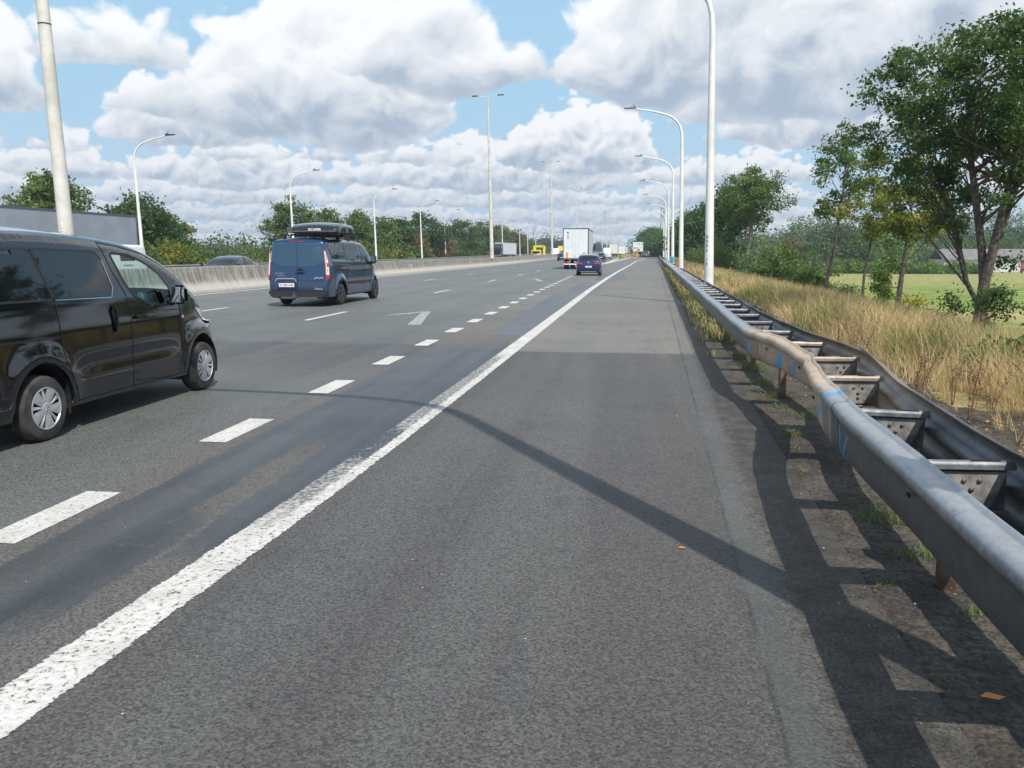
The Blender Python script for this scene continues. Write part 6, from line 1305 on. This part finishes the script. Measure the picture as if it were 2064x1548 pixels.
def left_side():
    data = [(112, 66, 340, 3.2, 3.2, L_mix, 'light green tree behind the nearest mast and grey trailer'), (283, 72, 392, 3.0, 2.0, L_oak, 'dark tree behind the nearest left street lamp'), (345, 78, 432, 2.2, .9, L_mix, 'light green tree right of the nearest left street lamp'),
            (588, 108, 397, 3.6, 2.0, L_mix, 'tree rising behind the roof box of the blue van'), (652, 118, 415, 2.6, 2.0, L_mix, 'smaller tree right of the blue van roof box tree'), (725, 135, 434, 2.8, .8, L_mix, 'tree just right of the blue van mirror'),
            (772, 148, 445, 3.6, .6, L_mix, 'light tree right of the third left street lamp'), (812, 155, 448, 4.0, .6, L_oak, 'dark tree left of the fourth left street lamp'), (860, 168, 432, 4.0, .6, L_oak, 'pointed dark tree behind the fourth left street lamp'), (880, 150, 472, 3.0, .3, L_rus, 'brownish tree low beside the fourth left street lamp'),
            (925, 195, 443, 5.4, .6, L_mix, 'broad green tree by the fifth left street lamp'), (945, 170, 470, 4.0, .4, L_oak, 'low dark tree under the broad green one'), (985, 200, 463, 3.8, .5, L_rus, 'rust-coloured tree left of the big double mast'), (975, 235, 446, 6.0, .6, L_oak, 'dark tree behind the rust-coloured tree'),
            (1008, 245, 450, 5.5, .6, L_mix, 'green tree right of the big double mast'), (1030, 270, 458, 5.5, .6, L_rus, 'rusty tree above the oncoming dark lorry'), (1045, 310, 472, 6.0, .6, L_oak, 'dark pointed tree at the end of the left row'), (1062, 350, 486, 6.0, .6, L_mix, 'last low tree of the left row'), (835, 146, 478, 2.6, .3, L_rus, 'reddish low tree left of the fourth street lamp'),
            (905, 158, 480, 3.0, .3, L_mix, 'bright low tree right of the fourth street lamp')]
    for i, (px_, Y, tp, rx, cz0, m, lb) in enumerate(data):
        Y = max(Y, 39.0 * FPX / (1250 - px_)); p = at(px_, 500, Y); z = gz(p.x, Y) - .05; h = at(px_, tp, Y).z - z
        tree('roadside_tree', lb, 'tree', p.x, Y, z, h, rx, min(cz0, h * .4), m, 200 + i, 80, 95, .20 if Y < 120 else .30, 1 if i % 2 else 2, group='trees beyond the opposite carriageway', clump_r=.5 if Y < 120 else .72, limbs=Y < 130)
    for i, (px_, Y, w_, h, m) in enumerate([(330, 70, 2.6, 2.9, L_yel), (372, 74, 3.2, 2.6, L_mix), (415, 80, 3.4, 2.7, L_wil), (455, 84, 3.4, 2.8, L_wil), (500, 92, 3.6, 3.0, L_mix), (535, 98, 3.4, 3.4, L_mix), (610, 100, 4.4, 3.0, L_mix), (700, 112, 4, 3.2, L_mix), (745, 118, 4, 2.8, L_yel), (790, 122, 4, 2.2, L_yel), (830, 128, 4, 2.6, L_mix), (880, 135, 4, 2.4, L_rus), (930, 142, 4, 2.6, L_mix), (975, 150, 4, 1.9, L_rus), (250, 62, 3, 2.4, L_mix), (200, 58, 3, 2.4, L_mix), (395, 66, 2.2, 1.7, L_yel), (470, 76, 2.6, 1.8, L_yel), (1000, 180, 5, 2.0, L_mix), (20, 60, 4, 3, L_mix)]):
        Y = max(Y, 38.0 * FPX / (1250 - px_)); p = at(px_, 520, Y); bush('roadside_bush', '%s bush beyond the opposite carriageway, %s' % ({L_yel: 'yellow-green', L_mix: 'green', L_wil: 'grey-green', L_rus: 'rusty'}[m], ['behind the white van rear', 'left of the dark saloon', 'above the saloon bonnet', 'above the saloon windscreen', 'above the saloon boot', 'touching the left side of the blue van', 'hidden behind the blue van', 'behind the blue van mirror', 'right of the third street lamp foot', 'low and bright before the dark trees', 'left of the fourth street lamp foot', 'right of the fourth street lamp foot', 'midway to the big double mast', 'left of the big double mast foot', 'behind the grey trailer end', 'behind the grey trailer', 'low in front, left of the saloon', 'low in front, above the saloon', 'right of the big double mast foot', 'at the left edge'][i]), 'bush', p.x, Y, gz(p.x, Y), w_, 2.5, h, m, 300 + i, 5200, .17 if Y < 100 else .24, 'bushes beyond the opposite carriageway')
    # far skyline
    for i, (px_, Y, w_, tp, m) in enumerate([(1085, 560, 14, 486, L_far), (1105, 600, 16, 484, L_far), (1125, 560, 14, 489, L_far), (1150, 640, 20, 490, L_far), (1215, 800, 22, 494, L_far), (1262, 900, 40, 492, L_far), (1285, 900, 34, 492, L_far), (1068, 480, 12, 490, L_mix), (440, 150, 14, 486, L_oak), (500, 160, 14, 492, L_oak), (380, 170, 16, 494, L_far), (120, 160, 20, 480, L_oak)]):
        p = at(px_, 505, Y); z = zr(500) - 3 if Y > 400 else gz(p.x, Y); h = at(px_, tp, Y).z - z; bush('far_tree_clump', 'distant clump of trees on the skyline, %s' % ['below the left telecom mast', 'right of the left telecom mast', 'above the yellow box lorry', 'behind the big white trailer', 'above the plain white van', 'below the blue sign boards', 'right below the blue sign boards', 'above the yellow lorry', 'above the dark saloon', 'between the saloon and blue van', 'left of the dark saloon', 'behind the grey trailer'][i], 'trees', p.x, Y, z, w_, 8, h, m, 400 + i, 4200, .9 if Y > 400 else .4, 'tree clumps on the skyline')
left_side()

# ------------------------------------------------------------------ grass and weeds
def blade_mat():
    def f(n, p):
        t = n.node('ShaderNodeAttribute', attribute_name='tint').outputs['Fac']
        c = n.mix(n.ramp(t, .0, .30, smooth=False), (.06, .12, .025), (.19, .23, .06)); c = n.mix(n.ramp(t, .32, .45), c, (.48, .36, .16)); c = n.mix(n.ramp(t, .5, .88), c, (.84, .64, .34)); c = n.mix(n.ramp(t, .93, .97), c, (.26, .12, .06))
        tr = n.node('ShaderNodeBsdfTranslucent'); n.put(tr.inputs[0], c); put(n, p, 'Base Color', c); p.inputs['Roughness'].default_value = .6
        mx = n.node('ShaderNodeMixShader'); mx.inputs[0].default_value = .4; out = n.n['Material Output']; n.l.new(p.outputs[0], mx.inputs[1]); n.l.new(tr.outputs[0], mx.inputs[2]); n.l.new(mx.outputs[0], out.inputs[0])
    return mat('grass_blades', fn=f)
M_grass = blade_mat()
def blades(name, X, Y, Z, Hh, Wd, T, seed, label, cat, lean=.45, m=None):
    rs = np.random.RandomState(seed); n = len(X); a = rs.uniform(0, 6.283, n) * .5 + 2.2 * fbm(X * .5, Y * .5, 96, 2) * 6.28; la = rs.uniform(.1, 1, n) ** .8 * lean * rs.choice([1, 1, 2.0], n); dx, dy = np.cos(a), np.sin(a); b = rs.uniform(0, 6.283, n); wx, wy = np.cos(b) * Wd / 2, np.sin(b) * Wd / 2
    V = []
    for (t, ww) in ((0, 1), (.4, .9), (.75, .6), (1, .12)):
        off = la * Hh * t ** 1.8; z = Z + Hh * t * (1 - .25 * la * t); cx_, cy_ = X + dx * off, Y + dy * off
        V.append(np.stack([cx_ - wx * ww, cy_ - wy * ww, z], -1)); V.append(np.stack([cx_ + wx * ww, cy_ + wy * ww, z], -1))
    V = np.stack(V, 1).reshape(-1, 3); base = np.arange(n)[:, None] * 8; F = np.concatenate([base + np.array(q) for q in ((0, 1, 3, 2), (2, 3, 5, 4), (4, 5, 7, 6))], 1).reshape(-1, 4)
    o = np_mesh(name, V, F, m or M_grass, attrs={'tint': ('FACE', np.repeat(T, 3))}); o['kind'] = 'stuff'; return tag(o, label, cat)
def grass():
    rs = np.random.RandomState(77)
    gzv = np.vectorize(lambda x, y: terr_z(x, y))
    def field_of(n, y0, y1, u0, u1, h0, h1, w0, green, p=1.5, edge=.9):
        Y = y0 * (y1 / y0) ** rs.rand(n); Uu = u0 + (u1 - u0) * rs.rand(n) ** p; X = rl(0) + .041 * np.minimum(Y, 200) + np.where(Y > 200, (Y - 200) * .055, 0) + Uu
        cl = fbm(X * .9, Y * .9, 91, 3); g_ = fbm(X * .35 + 9, Y * .35, 92, 3); d_ = fbm(X * 2.6, Y * 2.6, 93, 2)
        keep = (d_ > .50 - .08 * np.clip((Y - 8) / 20, 0, 1)) & (Uu > u0 + (cl - .40) * 4 * edge * np.clip(9 / Y, .35, 1)); X, Y, Uu, cl, g_ = X[keep], Y[keep], Uu[keep], cl[keep], g_[keep]; k = len(X)
        Z = gzv(X, Y); Hh = rs.uniform(h0, h1, k) * (.55 + cl * .9) * np.clip((Uu - u0 + .25) * .9, .3, 1); T = np.clip(rs.uniform(.38, .92, k), 0, 1); gm = (g_ + green + rs.normal(size=k) * .05) > .56; T[gm] = rs.uniform(0, .5, gm.sum()); rd = rs.rand(k) < .03 + .10 * (cl > .56); T[rd] = .98
        return X, Y, Z, Hh, np.clip(w0 * (Y / 10) ** .75, w0 * .8, .05), T
    X, Y, Z, Hh, Wd, T = field_of(115000, 6, 36, 2.05, 7.6, .18, .92, .005, 0.04, 1.0, 1.2); blades('dry_grass', X, Y, Z, Hh, Wd, T, 1, 'tall dry straw-coloured grass behind the crash barrier', 'grass', .7)
    X, Y, Z, Hh, Wd, T = field_of(70000, 36, 240, 1.3, 9, .35, .85, .007, .03, 1.2, .3); blades('dry_grass', X, Y, Z, Hh, Wd, T, 2, 'straw-coloured grass strip further along the verge', 'grass', .7)
    # grass between barrier and pavement further on, and little green tufts in the dirt
    n = 14000; Y = 13 * (90 / 13) ** rs.rand(n); Uu = rs.normal(.28, .16, n) * (1 + .02 * Y); X = 1.0 + .041 * Y + np.clip(Uu, -.12, .9); cl = fbm(X * 1.3, Y * .6, 95, 3); k_ = (cl > .50 - np.clip((Y - 16) * .012, 0, .16)); X, Y = X[k_], Y[k_]; k = len(X)
    T = np.where(rs.rand(k) < .62, rs.uniform(0, .3, k), rs.uniform(.4, .85, k)); blades('verge_grass', X, Y, np.zeros(k) + np.vectorize(zr)(Y) - .02, rs.uniform(.08, .34, k), .008 + Y * .0005, T, 3, 'green and dry weeds growing under the barrier along the pavement', 'grass', .8)
    P = []; 
    for (px_, py_, s_, k) in ((1783, 1045, .085, 150), (1595, 875, .06, 70), (1620, 840, .06, 60), (1540, 775, .10, 160), (1560, 800, .09, 110), (1515, 740, .10, 160), (1490, 715, .08, 110), (1580, 820, .07, 80), (1860, 1115, .05, 60), (1815, 1118, .04, 34), (1970, 1235, .04, 40), (1600, 905, .03, 20), (1780, 1180, .03, 24), (1620, 950, .03, 14), (1445, 640, .12, 200), (1420, 620, .14, 260), (1455, 670, .12, 160), (1475, 690, .12, 150), (1505, 720, .12, 150), (1530, 745, .10, 140)):
        d = direction(px_, py_); t = -H / d.z; c = d * t
        for _ in range(k): P.append((c.x + rs.normal() * s_, c.y + rs.normal() * s_, s_))
    P = np.array(P); k = len(P); T = rs.uniform(.02, .36, k); blades('green_weeds', P[:, 0], P[:, 1], np.zeros(k) - .005, rs.uniform(.3, 1.1, k) * P[:, 2] * .9 + .015, np.full(k, .006), T, 4, 'small green weeds in the dirt below the barrier', 'weeds', 1.3)
    n = 30000; Y = 30 * (420 / 30) ** rs.rand(n); X = -33.6 - rs.rand(n) ** 1.6 * 8 + np.vectorize(cx)(Y); blades('far_grass', X, Y, gzv(X, Y), rs.uniform(.3, .9, n), .03 + Y * .0003, np.clip(rs.uniform(0, .75, n), 0, 1), 5, 'rough grass beyond the opposite carriageway', 'grass', .7)
    p0 = at(1285, 515, 215); n = 5000; Y = rs.uniform(207, 300, n); X = np.vectorize(lambda y: -3.0 + cx(y))(Y) + 1.5 + rs.rand(n) * np.clip((Y - 200) * .055, .4, 4.5); blades('nose_grass', X, Y, np.vectorize(zr)(Y), rs.uniform(.3, .9, n), .10, rs.uniform(.25, .9, n), 6, 'dry grass on the island where the exit road leaves', 'grass', .7)
    # tall brown weed stalks
    for i, (px_, Y, h) in enumerate([(1735, 11.5, .95), (1722, 12.5, .8), (1852, 9.5, .8), (1870, 10.5, .7), (1965, 8.2, .75), (1930, 9.5, .7), (1690, 14, .8), (2010, 8.5, .6)]):
        p = at(px_, 700, Y); z = gz(p.x, Y); k = 26; mb = MB(); r2 = random.Random(i)
        for j in range(5):
            a = r2.uniform(0, 6.28); l_ = r2.uniform(.1, .35) * h; tp = (math.cos(a) * l_, math.sin(a) * l_, h * r2.uniform(.7, 1.1)); mb.tube([(0, 0, -.05), (tp[0] * .3, tp[1] * .3, tp[2] * .5), tp], [.004, .003, .0015], 4, False)
            for q in range(20):
                t = r2.uniform(.35, 1); c = Vector((tp[0] * t * t, tp[1] * t * t, tp[2] * t)); d1 = Vector((r2.gauss(0, 1), r2.gauss(0, 1), r2.gauss(0, 1))).normalized() * .017; d2 = d1.orthogonal().normalized() * .009; mb.add([c, c + d1 + d2, c + d1 * 1.6, c + d1 - d2], [(0, 1, 2, 3)])
        root = mb.build('weed_stalk', mat('dock_brown', rough=.9, fn=speck((.10, .045, .025), (.20, .10, .06), 30, 3)), None, loc=(p.x, Y, z)); tag(root, 'rusty brown dock stalk standing in the dry grass behind the barrier', 'weed', 'brown weed stalks')
grass()
def litter():
    rs = random.Random(9)
    for i, (px_, py_, s_, lb) in enumerate([(1374, 1107, .022, 'single orange leaf lying on the asphalt of the hard shoulder'), (1365, 841, .018, 'tiny orange leaf on the asphalt near the seam'), (2000, 1416, .045, 'orange fragment lying in the dirt at the bottom right')]):
        d = direction(px_, py_); c = d * (-H / d.z); mb = MB(); mb.add([(-s_, 0, .002), (-s_ * .3, s_ * .5, .008), (s_, .1 * s_, .004), (s_ * .2, -s_ * .55, .006), (0, 0, .010)], [(0, 1, 4), (1, 2, 4), (2, 3, 4), (3, 0, 4)])
        tag(mb.build('fallen_leaf', mat('leaf_orange', (.55, .22, .06), .6), loc=(c.x, c.y, .006 if c.x < 1 else .02)), lb, 'leaf')
    d = direction(1516, 1040); c = d * (-H / d.z); tag(MB().tube([(0, 0, .006), (.02, -.03, .01), (.05, -.06, .008)], [.0016, .0016, .001], 5).build('twig', M_barkl, loc=(c.x, c.y, 0)), 'thin pale twig on the grey gutter strip', 'twig')
    # broken branches and sticks behind the rear beam
    for i in range(30):
        px_, Y = rs.uniform(1850, 2060), rs.uniform(3.9, 7.6); p = at(px_, 900, Y); a = rs.uniform(-.5, .9); L = rs.uniform(.2, .7); x = rl(Y) + rs.uniform(.95, 2.1); z = .01 - (x - rl(Y) - 1) * .03; k = 4
        pts = [(math.cos(a) * L * t - L / 2 + rs.uniform(-.02, .02), math.sin(a) * L * t + rs.uniform(-.03, .03), .012 + rs.uniform(0, .03)) for t in (0, .3, .6, 1)]; mb = MB(); mb.tube(pts, [.011, .009, .007, .003], 6)
        if i % 2: mb.tube([pts[1], (pts[1][0] + .1, pts[1][1] + .12, .04)], [.005, .002], 5)
        tag(mb.build('dry_branch', M_barkl if i % 3 else M_bark, smooth=True, loc=(x, Y, z)), 'broken dry branch lying in the dirt behind the barrier', 'branch', 'dry branches behind the barrier')
    V = []; F = []; n = 2600
    mb = MB()
    for i in range(n):
        Y = 2.2 * (16 / 2.2) ** rs.random(); x = rl(Y) + rs.uniform(-.32, 2.4); s_ = rs.uniform(.0012, .0042) * (2.0 if rs.random() < .05 else 1); z = .006 if x < rl(Y) else .012; vs = [(x + rs.uniform(-s_, s_) + a * s_, Y + rs.uniform(-s_, s_) * .5 + b * s_, z + c * s_) for (a, b, c) in ((-1, 0, 0), (0, -1, 0), (1, 0, 0), (0, 1, 0), (0, 0, .9))]; mb.add(vs, [(0, 1, 4), (1, 2, 4), (2, 3, 4), (3, 0, 4)])
    tag(mb.build('grit', mat('grit_stone', rough=.9, fn=speck((.05, .045, .04), (.26, .24, .21), 40, 2))), 'loose gravel and grit scattered over the dirt and gutter', 'gravel', kind='stuff')

def leaf_litter():
    rs = np.random.RandomState(21); n = 2600; Y = 3.0 * (20 / 3.0) ** rs.rand(n); X = 1.0 + .041 * Y + .72 + rs.rand(n) * 1.9; Z = np.full(n, .022) - np.clip(X - rl(0) - .041 * Y - 2.2, 0, 9) * .035
    V, F = leaves(np.stack([X, Y, Z], 1), .022, rs, up=3.0); T = rs.uniform(.3, 1, n)
    m = leaf_mat('dead_leaves', (.10, .055, .03), (.34, .17, .07), (.50, .26, .10), .1)
    o = np_mesh('dead_leaves', V, F, m, attrs={'tint': ('FACE', T)}); tag(o, 'brown and orange dead leaves lying in the dirt behind the barrier', 'leaf litter', kind='stuff')
leaf_litter()
litter()
